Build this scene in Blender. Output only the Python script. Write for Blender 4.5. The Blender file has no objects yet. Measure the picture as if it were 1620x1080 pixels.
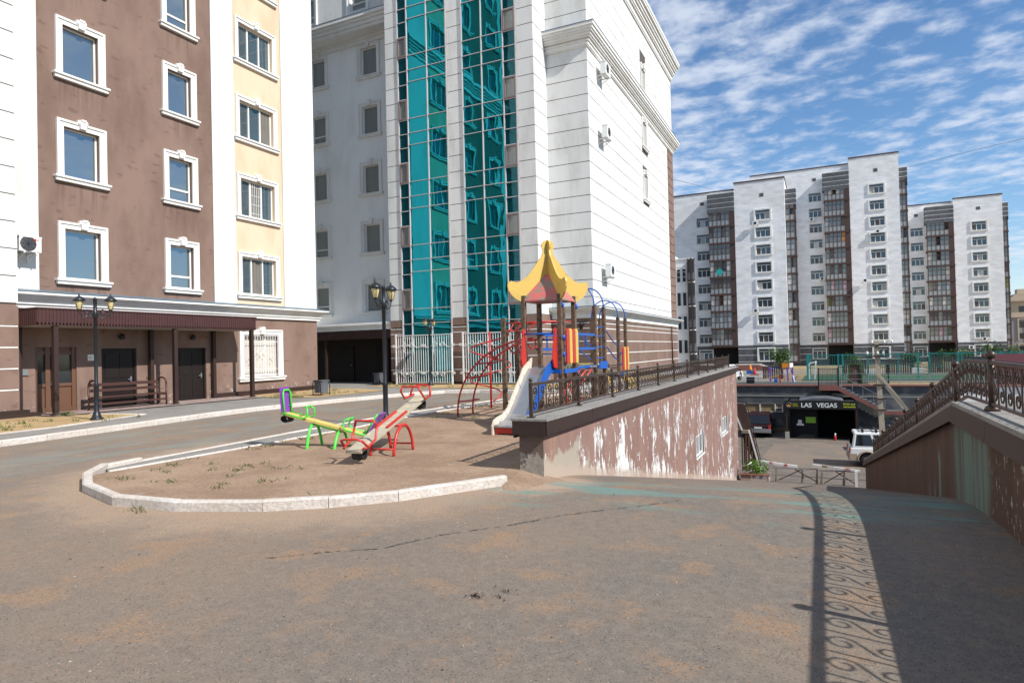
import bpy, bmesh, math, random
from mathutils import Vector, Matrix
from math import sin, cos, pi, radians as R_
random.seed(7)
S = bpy.context.scene
C = S.collection
# ------------------------------------------------------------------ materials
def nodes(name):
    m = bpy.data.materials.new(name); m.use_nodes = True
    nt = m.node_tree; nt.nodes.clear()
    return m, nt
class N:
    """tiny node-building helper"""
    def __init__(s, nt): s.nt = nt; s.pos = None
    def n(s, t, **k):
        x = s.nt.nodes.new(t)
        for a, b in k.items(): setattr(x, a, b)
        return x
    def l(s, a, b): s.nt.links.new(a, b)
    def P(s):
        if not s.pos: s.pos = s.n('ShaderNodeNewGeometry').outputs['Position']
        return s.pos
    def map(s, sc, off=(0, 0, 0), src=None):
        m = s.n('ShaderNodeMapping'); m.inputs['Scale'].default_value = sc; m.inputs['Location'].default_value = off
        s.l(src or s.P(), m.inputs['Vector']); return m.outputs[0]
    def noise(s, sc, det=4, rough=.55, vec=None, dist=0):
        x = s.n('ShaderNodeTexNoise'); x.inputs['Scale'].default_value = sc; x.inputs['Detail'].default_value = det
        x.inputs['Roughness'].default_value = rough; x.inputs['Distortion'].default_value = dist
        s.l(vec or s.P(), x.inputs['Vector']); return x.outputs['Fac']
    def ramp(s, f, a, b, ca=0., cb=1.):
        x = s.n('ShaderNodeMapRange'); x.interpolation_type = 'SMOOTHSTEP'
        x.inputs['From Min'].default_value = a; x.inputs['From Max'].default_value = b
        x.inputs['To Min'].default_value = ca; x.inputs['To Max'].default_value = cb
        s.l(f, x.inputs['Value']); return x.outputs[0]
    def mix(s, f, a, b):
        x = s.n('ShaderNodeMix', data_type='RGBA')
        for i, v in ((0, f), (6, a), (7, b)):
            if isinstance(v, (int, float)): x.inputs[i].default_value = v
            elif isinstance(v, tuple): x.inputs[i].default_value = (*v[:3], 1)
            else: s.l(v, x.inputs[i])
        return x.outputs[2]
    def math(s, op, a, b=None):
        x = s.n('ShaderNodeMath', operation=op)
        for i, v in ((0, a), (1, b)):
            if v is None: continue
            if isinstance(v, (int, float)): x.inputs[i].default_value = v
            else: s.l(v, x.inputs[i])
        return x.outputs[0]
    def xyz(s):
        x = s.n('ShaderNodeSeparateXYZ'); s.l(s.P(), x.inputs[0]); return x.outputs
    def out(s, col, rough=.8, bump=None, bs=.3, bd=.02, metal=0., spec=.5, alpha=None):
        p = s.n('ShaderNodeBsdfPrincipled')
        for k, v in (('Base Color', col), ('Roughness', rough), ('Metallic', metal), ('Specular IOR Level', spec)):
            if isinstance(v, tuple): p.inputs[k].default_value = (*v[:3], 1)
            elif isinstance(v, (int, float)): p.inputs[k].default_value = v
            else: s.l(v, p.inputs[k])
        if bump is not None:
            b = s.n('ShaderNodeBump'); b.inputs['Strength'].default_value = bs; b.inputs['Distance'].default_value = bd
            s.l(bump, b.inputs['Height']); s.l(b.outputs[0], p.inputs['Normal'])
        o = s.n('ShaderNodeOutputMaterial'); s.l(p.outputs[0], o.inputs[0]); return p
M = {}
def stucco(name, col, dark=None, amt=.5, streak=True, bump=.25, sc=60):
    m, nt = nodes(name); h = N(nt); dark = dark or tuple(c*.72 for c in col)
    a = h.noise(1.1, 5, .6, h.map((1, 1, .35))) if streak else h.noise(1.3, 5)
    b = h.noise(9, 3, .6, h.map((1, 1, .12)))
    f = h.math('MULTIPLY', h.ramp(a, .42, .72), amt)
    f2 = h.math('MULTIPLY', h.ramp(b, .55, .8), amt*.5)
    c = h.mix(f, col, dark); c = h.mix(f2, c, dark)
    h.out(c, .9, h.noise(sc, 3), bump, .01, spec=.2); M[name] = m; return m
def paint(name, col, rough=.45, metal=0., wear=None, wamt=.55, wsc=7, dirt=.25, spec=.5):
    m, nt = nodes(name); h = N(nt)
    d = tuple(c*.6 for c in col)
    c = h.mix(h.math('MULTIPLY', h.ramp(h.noise(3.3, 5), .4, .75), dirt), col, d)
    if wear: c = h.mix(h.ramp(h.noise(wsc, 6, .7), wamt, wamt+.06), c, wear)
    h.out(c, rough, h.noise(40, 2), .06, .005, metal, spec); M[name] = m; return m
def glass(name, col, metal=.6, rough=.02, wav=0., spec=.6):
    m, nt = nodes(name); h = N(nt)
    p = h.out(col, rough, h.noise(.9, 2, .5, h.map((1, 1, .6))) if wav else None, wav, .05, metal, spec); M[name] = m; return m

stucco('white_stucco', (.69, .69, .67), (.47, .46, .43), .55)
stucco('white_trim', (.76, .75, .72), (.56, .52, .45), .4)
stucco('grey_stucco', (.84, .84, .82), (.68, .68, .65), .6)
stucco('cream_stucco', (.66, .51, .365), (.52, .37, .24), .6)
stucco('dark_joint', (.10, .09, .08), None, .3)
stucco('concrete', (.36, .35, .32), (.2, .19, .17), .7, False, .5, 40)
stucco('slate', (.075, .08, .09), (.13, .13, .135), .8, False, .4, 30)
stucco('slate_tile', (.11, .115, .125), (.07, .07, .08), .8, False, .4, 18)
stucco('brick_red', (.24, .10, .08), (.17, .08, .07), .6, False, .3, 20)
stucco('far_cream', (.50, .41, .31), None, .2)
stucco('far_grey', (.30, .28, .27), None, .2)
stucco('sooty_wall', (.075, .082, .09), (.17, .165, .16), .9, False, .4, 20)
paint('blue_flashing', (.16, .22, .27), .5, .3)
paint('brown_metal', (.036, .020, .016), .5, dirt=.4, spec=.35)
paint('brown_fascia', (.065, .028, .026), .42, dirt=.4, spec=.35)
paint('rail_metal', (.065, .04, .03), .38, .4, dirt=.5)
paint('black_metal', (.018, .022, .028), .4, .3)
paint('white_pvc', (.78, .78, .76), .35, dirt=.15)
paint('white_paint', (.75, .75, .72), .5, wear=(.3, .27, .24), wamt=.62)
paint('dark_door', (.014, .009, .008), .5, spec=.3)
paint('portal_dark', (.03, .02, .017), .8)
paint('brown_door', (.13, .062, .036), .5)
paint('bench_wood', (.06, .024, .018), .5)
paint('wood_post', (.14, .085, .05), .7, wear=(.06, .035, .022), wamt=.5, wsc=11)
paint('pole_concrete', (.40, .35, .26), .85, wear=(.26, .22, .17), wamt=.6, wsc=5)
paint('old_wood', (.32, .26, .19), .85, wear=(.16, .12, .09), wamt=.5, wsc=14)
paint('red_paint', (.50, .03, .022), .35, wear=(.30, .03, .03), wamt=.6)
paint('blue_paint', (.012, .10, .42), .35)
paint('yellow_paint', (.60, .40, .085), .5, wear=(.42, .30, .12), wamt=.6, wsc=5)
paint('yellow_board', (.58, .47, .13), .55, wear=(.32, .28, .16), wamt=.6)
paint('worn_board', (.40, .36, .27), .6, wear=(.55, .45, .28), wamt=.55)
paint('green_paint', (.07, .60, .05), .35)
paint('purple_paint', (.22, .055, .38), .4)
paint('pink_roof', (.50, .13, .12), .55, wear=(.24, .19, .15), wamt=.48, wsc=3.5)
paint('slide_side', (.62, .53, .42), .5, wear=(.06, .14, .42), wamt=.57, wsc=9)
paint('steel', (.42, .44, .46), .3, .8, dirt=.3)
paint('rubber', (.016, .016, .016), .7)
paint('teal_paint', (.010, .21, .20), .45)
paint('faded_red', (.42, .10, .10), .5, wear=(.6, .55, .52), wamt=.5, wsc=12)
paint('teal_bright', (.02, .36, .34), .4)
paint('orange_paint', (.75, .25, .02), .4)
paint('white_car', (.72, .72, .70), .25, dirt=.1)
paint('maroon_car', (.028, .004, .005), .3, dirt=.1)
paint('dark_car', (.014, .018, .022), .2, .3, dirt=.1)
paint('tan_plastic', (.36, .28, .20), .5)
paint('far_brown', (.065, .033, .026), .6)
paint('screen_white', (.30, .315, .32), .4, dirt=.5)
paint('sign_black', (.008, .008, .009), .4)
paint('sign_white', (.72, .74, .72), .5, dirt=.1)
paint('sign_yellow', (.62, .66, .03), .5, dirt=.1)
paint('sign_green', (.20, .42, .03), .6)
paint('pitch_green', (.03, .085, .035), .9, dirt=.4)
paint('rubber_floor', (.055, .06, .05), .9, dirt=.5)
paint('lamp_glass', (.62, .52, .26), .25, dirt=.2)
paint('shed_roof', (.085, .028, .03), .8, spec=.1)
paint('tile_red', (.30, .20, .175), .8, wear=(.36, .32, .29), wamt=.5, wsc=3)
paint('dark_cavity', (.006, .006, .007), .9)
paint('bark', (.09, .06, .04), .9)
glass('pane_blue', (.24, .30, .33), .75, .03, .03)
glass('pane_grey', (.25, .265, .255), .45, .08, .03)
glass('pane_light', (.42, .43, .41), .3, .12)
glass('pane_dark', (.035, .04, .045), .2, .08)
glass('pane_teal', (.004, .22, .275), .9, .015, .15)
glass('pane_spandrel', (.004, .085, .105), .6, .03, .08)
glass('pane_far', (.09, .12, .14), .4, .1)
glass('pane_balcony', (.17, .185, .185), .35, .12)
glass('car_glass', (.012, .014, .016), .1, .05)
paint('curtain', (.50, .47, .42), .9, dirt=.3); paint('curtain_dim', (.16, .15, .13), .9, dirt=.5)
for i, c in enumerate([(.40, .38, .34), (.45, .20, .08), (.24, .25, .08), (.42, .28, .32), (.30, .34, .38), (.10, .09, .085), (.52, .50, .46)]):
    paint('inside%d' % i, c, .7, dirt=.5)

def mat_brown():
    m, nt = nodes('brown_stucco'); h = N(nt)
    a = h.noise(.8, 6, .62, h.map((1, 1, .5))); b = h.noise(5, 4, .6, h.map((1, 1, .16)))
    blot = h.noise(2.6, 3, .5, h.map((1, .8, 2.2), (3, 1, 5)))
    c = h.mix(h.ramp(a, .35, .7), (.222, .150, .120), (.165, .108, .085))
    c = h.mix(h.math('MULTIPLY', h.ramp(b, .55, .78), .45), c, (.25, .17, .14))
    c = h.mix(h.math('MULTIPLY', h.ramp(blot, .62, .70), .5), c, (.115, .068, .056))
    x, y, z = h.xyz()
    fr = h.math('FRACT', h.math('DIVIDE', h.math('SUBTRACT', z, 4.15), 3.3))   # run-off streaks under each sill
    wy = h.math('MAXIMUM', h.ramp(h.math('ABSOLUTE', h.math('SUBTRACT', y, 13.2)), .86, .7), h.ramp(h.math('ABSOLUTE', h.math('SUBTRACT', y, 16.86)), .78, .62))
    sk = h.math('MULTIPLY', h.math('MULTIPLY', h.ramp(fr, .62, .98), wy), h.ramp(h.noise(7, 4, .6, h.map((1, 1, .05))), .45, .66))
    c = h.mix(h.math('MULTIPLY', sk, .55), c, (.115, .07, .058))
    low = h.math('MULTIPLY', h.ramp(z, .75, .05), h.ramp(h.noise(6, 5, .7), .58, .62))
    c = h.mix(low, c, (.58, .54, .50))
    h.out(c, .9, h.noise(70, 3), .25, .01, spec=.2); M['brown_stucco'] = m
mat_brown()
def mat_peel():
    m, nt = nodes('peeling_paint'); h = N(nt); x, y, z = h.xyz()
    base = h.mix(h.ramp(h.noise(1.6, 5, .6, h.map((1, 1, .3))), .35, .7), (.262, .162, .134), (.205, .122, .100))
    base = h.mix(h.math('MULTIPLY', h.ramp(h.noise(2.2, 4, .6, h.map((1, 1.6, .15), (0, 4, 0))), .6, .75), .6), base, (.42, .25, .13))
    n1 = h.noise(1.25, 2, .5, h.map((1, 1, .45), (0, 2, 0)))
    n2 = h.noise(5.2, 9, .74, h.map((1, 1.1, .46)))
    zr = h.math('ADD', z, h.math('MULTIPLY', h.math('SUBTRACT', y, 8.3), .194))   # height above the ramp
    lowband = h.ramp(zr, .5, .1, 0, .06)
    v = h.math('ADD', h.math('ADD', n2, h.math('MULTIPLY', h.math('SUBTRACT', n1, .5), .45)), lowband)
    near = h.ramp(y, 12, 20, .035, .0)
    v = h.math('ADD', v, near)
    top = h.ramp(z, .25, .62, 0, -.12); v = h.math('ADD', v, top)
    edge = h.ramp(v, .565, .585); peel = h.ramp(v, .585, .60)
    c = h.mix(edge, base, (.12, .085, .07)); c = h.mix(peel, c, (.62, .62, .60))
    cm = h.math('MULTIPLY', h.ramp(h.math('ADD', y, h.math('MULTIPLY', h.noise(2.5, 5), 3.0)), 11.6, 11.2), h.ramp(h.math('ADD', z, h.math('MULTIPLY', h.noise(3, 5), .7)), .62, .5))
    c = h.mix(cm, c, (.34, .30, .24))
    foot = h.math('MULTIPLY', h.ramp(h.math('ADD', zr, h.math('MULTIPLY', h.noise(7, 4), .25)), .32, .2), .75)
    c = h.mix(foot, c, (.40, .32, .26))
    h.out(c, .85, v, .35, .02, spec=.25); M['peeling_paint'] = m
mat_peel()
def mat_rampwall():
    m, nt = nodes('stained_brown'); h = N(nt); x, y, z = h.xyz()
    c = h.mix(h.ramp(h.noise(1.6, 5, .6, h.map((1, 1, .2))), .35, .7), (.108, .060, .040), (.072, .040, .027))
    yw = h.math('ADD', y, h.math('MULTIPLY', h.math('SUBTRACT', h.noise(.9, 4, .6), .5), .9))
    st = h.noise(1.6, 6, .65, h.map((1, 1.6, .14), (0, .6, 0)), .5)
    g = h.math('MULTIPLY', h.math('MULTIPLY', h.ramp(yw, 7.6, 8.0), h.ramp(yw, 9.9, 9.2)), h.ramp(st, .30, .56))
    for c0, w0, zt_ in ((10.75, .16, .3), (11.3, .12, -.3), (11.9, .10, -.45)):
        k = h.math('MULTIPLY', h.ramp(h.math('ABSOLUTE', h.math('SUBTRACT', yw, c0)), w0, .02), h.ramp(z, zt_, zt_-.3)); g = h.math('MAXIMUM', g, k)
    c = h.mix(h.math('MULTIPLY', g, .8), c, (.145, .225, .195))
    pl = h.math('MULTIPLY', h.ramp(h.noise(14, 8, .75, h.map((1, 1.1, .5))), .585, .60), h.ramp(y, 8.0, 7.3))
    c = h.mix(pl, c, (.40, .36, .33))
    h.out(c, .8, h.noise(50, 3), .25, .01, spec=.3); M['stained_brown'] = m
mat_rampwall()
def mat_end():
    m, nt = nodes('cement_end'); h = N(nt); x, y, z = h.xyz()
    k = h.math('ADD', z, h.math('MULTIPLY', h.math('SUBTRACT', h.noise(3.5, 5, .65), .5), .9))
    c = h.mix(h.ramp(k, .26, .22), (.16, .115, .095), (.33, .30, .25)); c = h.mix(h.math('MULTIPLY', h.ramp(h.noise(6, 5, .7), .5, .7), .5), c, (.10, .085, .07))
    h.out(c, .9, h.noise(14, 6, .7), .8, .03, spec=.15); M['cement_end'] = m
mat_end()
def mat_far():
    m, nt = nodes('far_render'); h = N(nt)
    a = h.noise(1.0, 6, .65, h.map((.6, .6, 1.5))); b = h.noise(.18, 4, .6)
    c = h.mix(h.ramp(a, .35, .7), (.84, .84, .845), (.66, .665, .68))
    c = h.mix(h.math('MULTIPLY', h.ramp(b, .4, .7), .4), c, (.66, .64, .61))
    h.out(c, .9, a, .5, .08, spec=.2); M['far_render'] = m
mat_far()
def mat_asphalt():
    m, nt = nodes('asphalt'); h = N(nt); x, y, z = h.xyz()
    fine = h.noise(160, 2, .7); mid = h.noise(38, 4, .7); big = h.noise(.45, 5, .6); bb = h.noise(1.6, 6, .65)
    c = h.mix(h.ramp(fine, .3, .75), (.115, .102, .088), (.205, .183, .158))
    c = h.mix(h.math('MULTIPLY', h.ramp(big, .38, .62), .6), c, (.225, .172, .128))
    c = h.mix(h.math('MULTIPLY', h.ramp(h.noise(11, 6, .72), .42, .66), .38), c, (.27, .225, .185)); c = h.mix(h.math('MULTIPLY', h.ramp(h.noise(7, 6, .72, h.map((1, 1, 1), (5, 9, 0))), .55, .74), .5), c, (.085, .076, .068))
    left = h.math('MULTIPLY', h.ramp(h.math('ADD', x, h.math('MULTIPLY', bb, 3)), 2.0, -4.5), .30)
    c = h.mix(left, c, (.26, .18, .125))
    sand = h.math('MULTIPLY', h.ramp(bb, .50, .66), h.ramp(mid, .36, .60))
    c = h.mix(h.math('MULTIPLY', sand, .7), c, (.34, .20, .105))
    ex = h.math('MULTIPLY', h.math('ADD', x, 3.55), 1.15); ey = h.math('SUBTRACT', y, 7.95)
    dd = h.math('SQRT', h.math('ADD', h.math('MULTIPLY', ex, ex), h.math('MULTIPLY', ey, ey)))
    dd = h.math('ADD', dd, h.math('MULTIPLY', h.math('SUBTRACT', h.noise(2.5, 6, .7), .5), 1.1))
    c = h.mix(h.math('MULTIPLY', h.ramp(dd, 1.15, .6), .9), c, (.42, .30, .215))
    fx = h.math('MULTIPLY', h.math('ADD', x, 6.9), .80); fy = h.math('MULTIPLY', h.math('SUBTRACT', y, 8.4), .80)
    fd = h.math('SQRT', h.math('ADD', h.math('MULTIPLY', fx, fx), h.math('MULTIPLY', fy, fy)))
    fd = h.math('ADD', fd, h.math('MULTIPLY', h.math('SUBTRACT', h.noise(1.8, 6, .7), .5), 1.6))
    c = h.mix(h.math('MULTIPLY', h.math('MULTIPLY', h.ramp(fd, 3.7, 2.9), h.ramp(x, -2.8, -4.0)), .6), c, (.40, .285, .195))
    vo = h.n('ShaderNodeTexVoronoi'); vo.inputs['Scale'].default_value = 120; h.l(h.P(), vo.inputs['Vector'])
    vc = h.n('ShaderNodeSeparateColor'); h.l(vo.outputs['Color'], vc.inputs[0])
    c = h.mix(h.math('MULTIPLY', h.ramp(vc.outputs[0], .92, .95), .35), c, (.34, .28, .22))
    c = h.mix(h.math('MULTIPLY', h.ramp(vc.outputs[1], .90, .93), .6), c, (.06, .055, .05))
    # washed-out turquoise paint spilled over the top of the ramp and the road by the houses
    n = h.math('MULTIPLY', h.math('SUBTRACT', h.noise(.7, 4, .6), .5), 2.2)
    yy = h.math('ADD', h.math('ADD', y, n), h.math('MULTIPLY', x, -.15))
    band = h.math('MULTIPLY', h.ramp(yy, 6.7, 7.4), h.ramp(yy, 9.6, 8.2))
    xx = h.math('MULTIPLY', h.ramp(x, -4.6, -3.0), h.ramp(x, 1.5, 1.2))
    st = h.ramp(h.noise(1.5, 4, .6, h.map((.35, 1.6, 1))), .47, .62)
    t = h.math('MULTIPLY', h.math('MULTIPLY', band, xx), st)
    road = h.math('MULTIPLY', h.math('MULTIPLY', h.ramp(x, -10.3, -11.3), h.ramp(h.noise(.9, 4, .6, h.map((1.6, .4, 1))), .42, .65)), .5)
    c = h.mix(h.math('MULTIPLY', t, .7), c, (.13, .25, .22)); c = h.mix(road, c, (.20, .235, .215))
    h.out(c, .92, h.math('ADD', h.math('MULTIPLY', mid, .6), fine), .5, .008, spec=.2); M['asphalt'] = m
mat_asphalt()
def mat_dirt(name, a, b, g=None):
    m, nt = nodes(name); h = N(nt)
    n1 = h.noise(1.0, 6, .65); n2 = h.noise(22, 5, .7); n3 = h.noise(90, 2, .7)
    c = h.mix(h.ramp(n1, .35, .68), a, b); c = h.mix(h.math('MULTIPLY', h.ramp(n2, .42, .7), .55), c, tuple(v*.55 for v in a)); c = h.mix(h.math('MULTIPLY', h.ramp(h.noise(5.5, 7, .75, h.map((1, 1, 1), (7, 3, 0))), .50, .70), .45), c, tuple(v*.62 for v in a))
    c = h.mix(h.math('MULTIPLY', h.ramp(n3, .6, .75), .35), c, tuple(min(1, v*1.6) for v in b))
    if g: c = h.mix(h.math('MULTIPLY', h.ramp(h.noise(2.4, 6, .7, h.map((1, 1, 1), (4, 2, 0))), .60, .72), .6), c, g)
    h.out(c, .95, h.math('ADD', n2, h.math('MULTIPLY', n3, .5)), .7, .03, spec=.15); M[name] = m
mat_dirt('sand', (.295, .20, .135), (.40, .285, .20), (.37, .33, .27))
mat_dirt('dry_soil', (.40, .27, .14), (.52, .39, .21), (.16, .17, .06))
mat_dirt('field_soil', (.24, .17, .10), (.33, .27, .15), (.11, .13, .05))
mat_dirt('court_ground', (.15, .13, .112), (.215, .182, .15), (.10, .09, .085))
mat_dirt('paving', (.25, .235, .21), (.31, .29, .265), (.25, .285, .26))
mat_dirt('deck_paving', (.22, .21, .195), (.27, .255, .235))
mat_dirt('coping_stone', (.27, .255, .235), (.34, .32, .30))
mat_dirt('kerb_paint', (.60, .53, .46), (.68, .63, .58), (.40, .32, .25))
def mat_leaf(name, a, b):
    m, nt = nodes(name); h = N(nt)
    h.out(h.mix(h.ramp(h.noise(3.5, 3), .4, .65), a, b), .7, spec=.3); M[name] = m
mat_leaf('leaf', (.025, .065, .012), (.06, .12, .02)); mat_leaf('leaf_bright', (.07, .17, .015), (.14, .24, .03)); mat_leaf('dry_grass', (.17, .16, .07), (.09, .11, .04)); mat_leaf('weed', (.10, .13, .035), (.20, .20, .07))

# ------------------------------------------------------------------ mesh helpers
W = {}
class MB:
    def __init__(s): s.v = []; s.f = []; s.m = []; s.sm = []; s.mi = 0
    def quad(s, *p):
        i = len(s.v); s.v += [tuple(q) for q in p]; s.f.append(tuple(range(i, i+len(p)))); s.m.append(s.mi); s.sm.append(False)
        return s
    def hexa(s, p, smooth=False):
        """8 points: bottom loop 0-3 (ccw from above), top loop 4-7"""
        i = len(s.v); s.v += [tuple(q) for q in p]
        for f in ((3, 2, 1, 0), (4, 5, 6, 7), (0, 1, 5, 4), (1, 2, 6, 5), (2, 3, 7, 6), (3, 0, 4, 7)):
            s.f.append(tuple(i+k for k in f)); s.m.append(s.mi); s.sm.append(smooth)
        return s
    def box(s, x0, x1, y0, y1, z0, z1):
        return s.hexa([(x0, y0, z0), (x1, y0, z0), (x1, y1, z0), (x0, y1, z0), (x0, y0, z1), (x1, y0, z1), (x1, y1, z1), (x0, y1, z1)])
    def obox(s, P, u, n, a0, a1, d0, d1, z0, z1):
        """box in wall coordinates: a along u, d along outward normal n"""
        P = Vector(P); u = Vector(u); n = Vector(n)
        q = lambda a, d, z: P+u*a+n*d+Vector((0, 0, z))
        if u.cross(n).z > 0: L = [(a0, d0), (a1, d0), (a1, d1), (a0, d1)]
        else: L = [(a0, d1), (a1, d1), (a1, d0), (a0, d0)]
        return s.hexa([q(a, d, z0) for a, d in L]+[q(a, d, z1) for a, d in L])
    def bar(s, a, b, w, h=None, up=(0, 0, 1)):
        """square bar from a to b"""
        h = h or w; a = Vector(a); b = Vector(b); d = (b-a).normalized(); up = Vector(up)
        if abs(d.dot(up)) > .95: up = Vector((0, 1, 0))
        r = d.cross(up).normalized()*w/2; t = r.cross(d).normalized()*h/2
        return s.hexa([a-r-t, a+r-t, b+r-t, b-r-t, a-r+t, a+r+t, b+r+t, b-r+t])
    def tube(s, path, r, n=8, closed=False, caps=True):
        P = [Vector(p) for p in path]; rr = r if isinstance(r, (list, tuple)) else [r]*len(P)
        i0 = len(s.v); up = None; k = len(P)
        for i, p in enumerate(P):
            if closed: d = P[(i+1) % k]-P[i-1]
            else: d = P[min(i+1, k-1)]-P[max(i-1, 0)]
            d.normalize()
            if up is None: up = Vector((0, 0, 1)) if abs(d.z) < .9 else Vector((1, 0, 0))
            u = (up-d*up.dot(d))
            if u.length < 1e-4: u = d.orthogonal()
            u.normalize(); v = d.cross(u); up = u
            for j in range(n):
                t = 2*pi*j/n; s.v.append(tuple(p+(u*cos(t)+v*sin(t))*rr[i]))
        for i in range(k if closed else k-1):
            for j in range(n):
                a = i0+i*n+j; b = i0+i*n+(j+1) % n; c = i0+((i+1) % k)*n+(j+1) % n; d = i0+((i+1) % k)*n+j
                s.f.append((a, b, c, d)); s.m.append(s.mi); s.sm.append(n > 5)
        if caps and not closed:
            s.f.append(tuple(i0+j for j in range(n))[::-1]); s.f.append(tuple(i0+(k-1)*n+j for j in range(n))); s.m += [s.mi]*2; s.sm += [False]*2
        return s
    def lathe(s, prof, o=(0, 0, 0), n=14, axis='z'):
        i0 = len(s.v)
        for r, z in prof:
            for j in range(n):
                t = 2*pi*j/n; p = (r*cos(t), r*sin(t), z)
                if axis == 'y': p = (r*cos(t), z, r*sin(t))
                if axis == 'x': p = (z, r*cos(t), r*sin(t))
                s.v.append((p[0]+o[0], p[1]+o[1], p[2]+o[2]))
        for i in range(len(prof)-1):
            for j in range(n):
                f = (i0+i*n+j, i0+i*n+(j+1) % n, i0+(i+1)*n+(j+1) % n, i0+(i+1)*n+j)
                s.f.append(f if axis == 'z' else f[::-1]); s.m.append(s.mi); s.sm.append(True)
        s.f.append(tuple(i0+j for j in range(n))); s.f.append(tuple(i0+(len(prof)-1)*n+j for j in range(n))); s.m += [s.mi]*2; s.sm += [False]*2
        return s
    def prism(s, poly, ax, a0, a1):
        """extrude a 2-D polygon along axis ax ('x': poly=(y,z), 'y': poly=(x,z), 'z': poly=(x,y))"""
        def q(p, a): return {'x': (a, p[0], p[1]), 'y': (p[0], a, p[1]), 'z': (p[0], p[1], a)}[ax]
        i = len(s.v); k = len(poly); s.v += [q(p, a0) for p in poly]+[q(p, a1) for p in poly]
        s.f.append(tuple(range(i, i+k))[::-1]); s.f.append(tuple(range(i+k, i+2*k)))
        for j in range(k): s.f.append((i+j, i+(j+1) % k, i+k+(j+1) % k, i+k+j))
        s.m += [s.mi]*(k+2); s.sm += [False]*(k+2); return s
    def blob(s, c, r, n=10, m=7, jit=.0):
        i0 = len(s.v)
        for i in range(m+1):
            for j in range(n):
                t = pi*i/m; a = 2*pi*j/n; k = 1+random.uniform(-jit, jit)
                s.v.append((c[0]+r[0]*sin(t)*cos(a)*k, c[1]+r[1]*sin(t)*sin(a)*k, c[2]+r[2]*cos(t)*k))
        for i in range(m):
            for j in range(n):
                s.f.append((i0+i*n+j, i0+(i+1)*n+j, i0+(i+1)*n+(j+1) % n, i0+i*n+(j+1) % n)); s.m.append(s.mi); s.sm.append(True)
        return s
    def build(s, name, mat, parent=None, loc=None, fix=True, label=None):
        if parent is not None: o3 = Vector(W[parent]); lo = (0, 0, 0)
        elif loc is not None: o3 = Vector(loc); lo = loc
        else:
            xs = [v[0] for v in s.v]; ys = [v[1] for v in s.v]; zs = [v[2] for v in s.v]
            o3 = Vector(((min(xs)+max(xs))/2, (min(ys)+max(ys))/2, min(zs))); lo = tuple(o3)
        me = bpy.data.meshes.new(name); me.from_pydata([(v[0]-o3.x, v[1]-o3.y, v[2]-o3.z) for v in s.v], [], s.f)
        for m_ in (mat if isinstance(mat, (list, tuple)) else [mat]): me.materials.append(M[m_])
        me.polygons.foreach_set('material_index', s.m); me.polygons.foreach_set('use_smooth', s.sm)
        if fix:
            b = bmesh.new(); b.from_mesh(me); bmesh.ops.recalc_face_normals(b, faces=b.faces); b.to_mesh(me); b.free()
        me.update()
        o = bpy.data.objects.new(name, me); C.objects.link(o); o.location = lo
        if parent is not None: o.parent = parent
        W[o] = o3
        if label: o['label'] = label
        return o
def tag(o, label=None, cat=None, group=None, kind=None):
    for k, v in (('label', label), ('category', cat), ('group', group), ('kind', kind)):
        if v: o[k] = v
    return o
def empty(name, loc, label, cat, group=None):
    o = bpy.data.objects.new(name, None); C.objects.link(o); o.location = loc; o.empty_display_size = .2
    W[o] = Vector(loc); return tag(o, label, cat, group)
KIDS = {}
def copy_tree(o, parent=None):
    c = o.copy(); C.objects.link(c); c.parent = parent
    for ch in [x for x in list(o.children)]: copy_tree(ch, c)
    return c
def structure(mb, name, mat, **k): return tag(mb.build(name, mat, **k), kind='structure')
X_ = Vector((1, 0, 0)); Y_ = Vector((0, 1, 0))
def cells(r0, r1, s):
    out = []; a = r0
    while a < r1-1e-4: b = min(a+s, r1); out.append((a, b)); a = b
    return out
def facade(mb, P, u, n, ar, zr, holes, depth=.22):
    """wall plane with rectangular openings and their reveals"""
    P = Vector(P); A = sorted({ar[0], ar[1], *[h[0] for h in holes], *[h[1] for h in holes]})
    Z = sorted({zr[0], zr[1], *[h[2] for h in holes], *[h[3] for h in holes]})
    A = [a for a in A if ar[0] <= a <= ar[1]]; Z = [z for z in Z if zr[0] <= z <= zr[1]]
    q = lambda a, d, z: P+u*a+n*d+Vector((0, 0, z))
    for a0, a1 in zip(A, A[1:]):
        run = None
        for z0, z1 in zip(Z, Z[1:]):
            ca, cz = (a0+a1)/2, (z0+z1)/2
            if any(h[0] < ca < h[1] and h[2] < cz < h[3] for h in holes): continue
            mb.quad(q(a0, 0, z0), q(a1, 0, z0), q(a1, 0, z1), q(a0, 0, z1))
    for h in holes:
        a0, a1, z0, z1 = h[:4]
        for p1, p2 in (((a0, z0), (a1, z0)), ((a1, z0), (a1, z1)), ((a1, z1), (a0, z1)), ((a0, z1), (a0, z0))):
            mb.quad(q(p1[0], 0, p1[1]), q(p2[0], 0, p2[1]), q(p2[0], -depth, p2[1]), q(p1[0], -depth, p1[1]))
    return mb
def rustic(mb, P, u, n, ar, zr, step, z00, d=.014, gap=.034, holes=()):
    """raised courses with recessed joints, left out over the holes"""
    k = math.floor((zr[0]-z00)/step)
    while z00+k*step < zr[1]:
        a, b = max(zr[0], z00+k*step+gap/2), min(zr[1], z00+(k+1)*step-gap/2); k += 1
        if b-a < .03: continue
        cuts = [(h[0], h[1]) for h in holes if h[2] < b and h[3] > a]
        segs = []; x = ar[0]
        for c0, c1 in sorted(cuts): segs.append((x, c0)); x = c1
        segs.append((x, ar[1]))
        for s0, s1 in segs:
            if s1-s0 > .02: mb.obox(P, u, n, s0, s1, 0, d, a, b)
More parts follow.
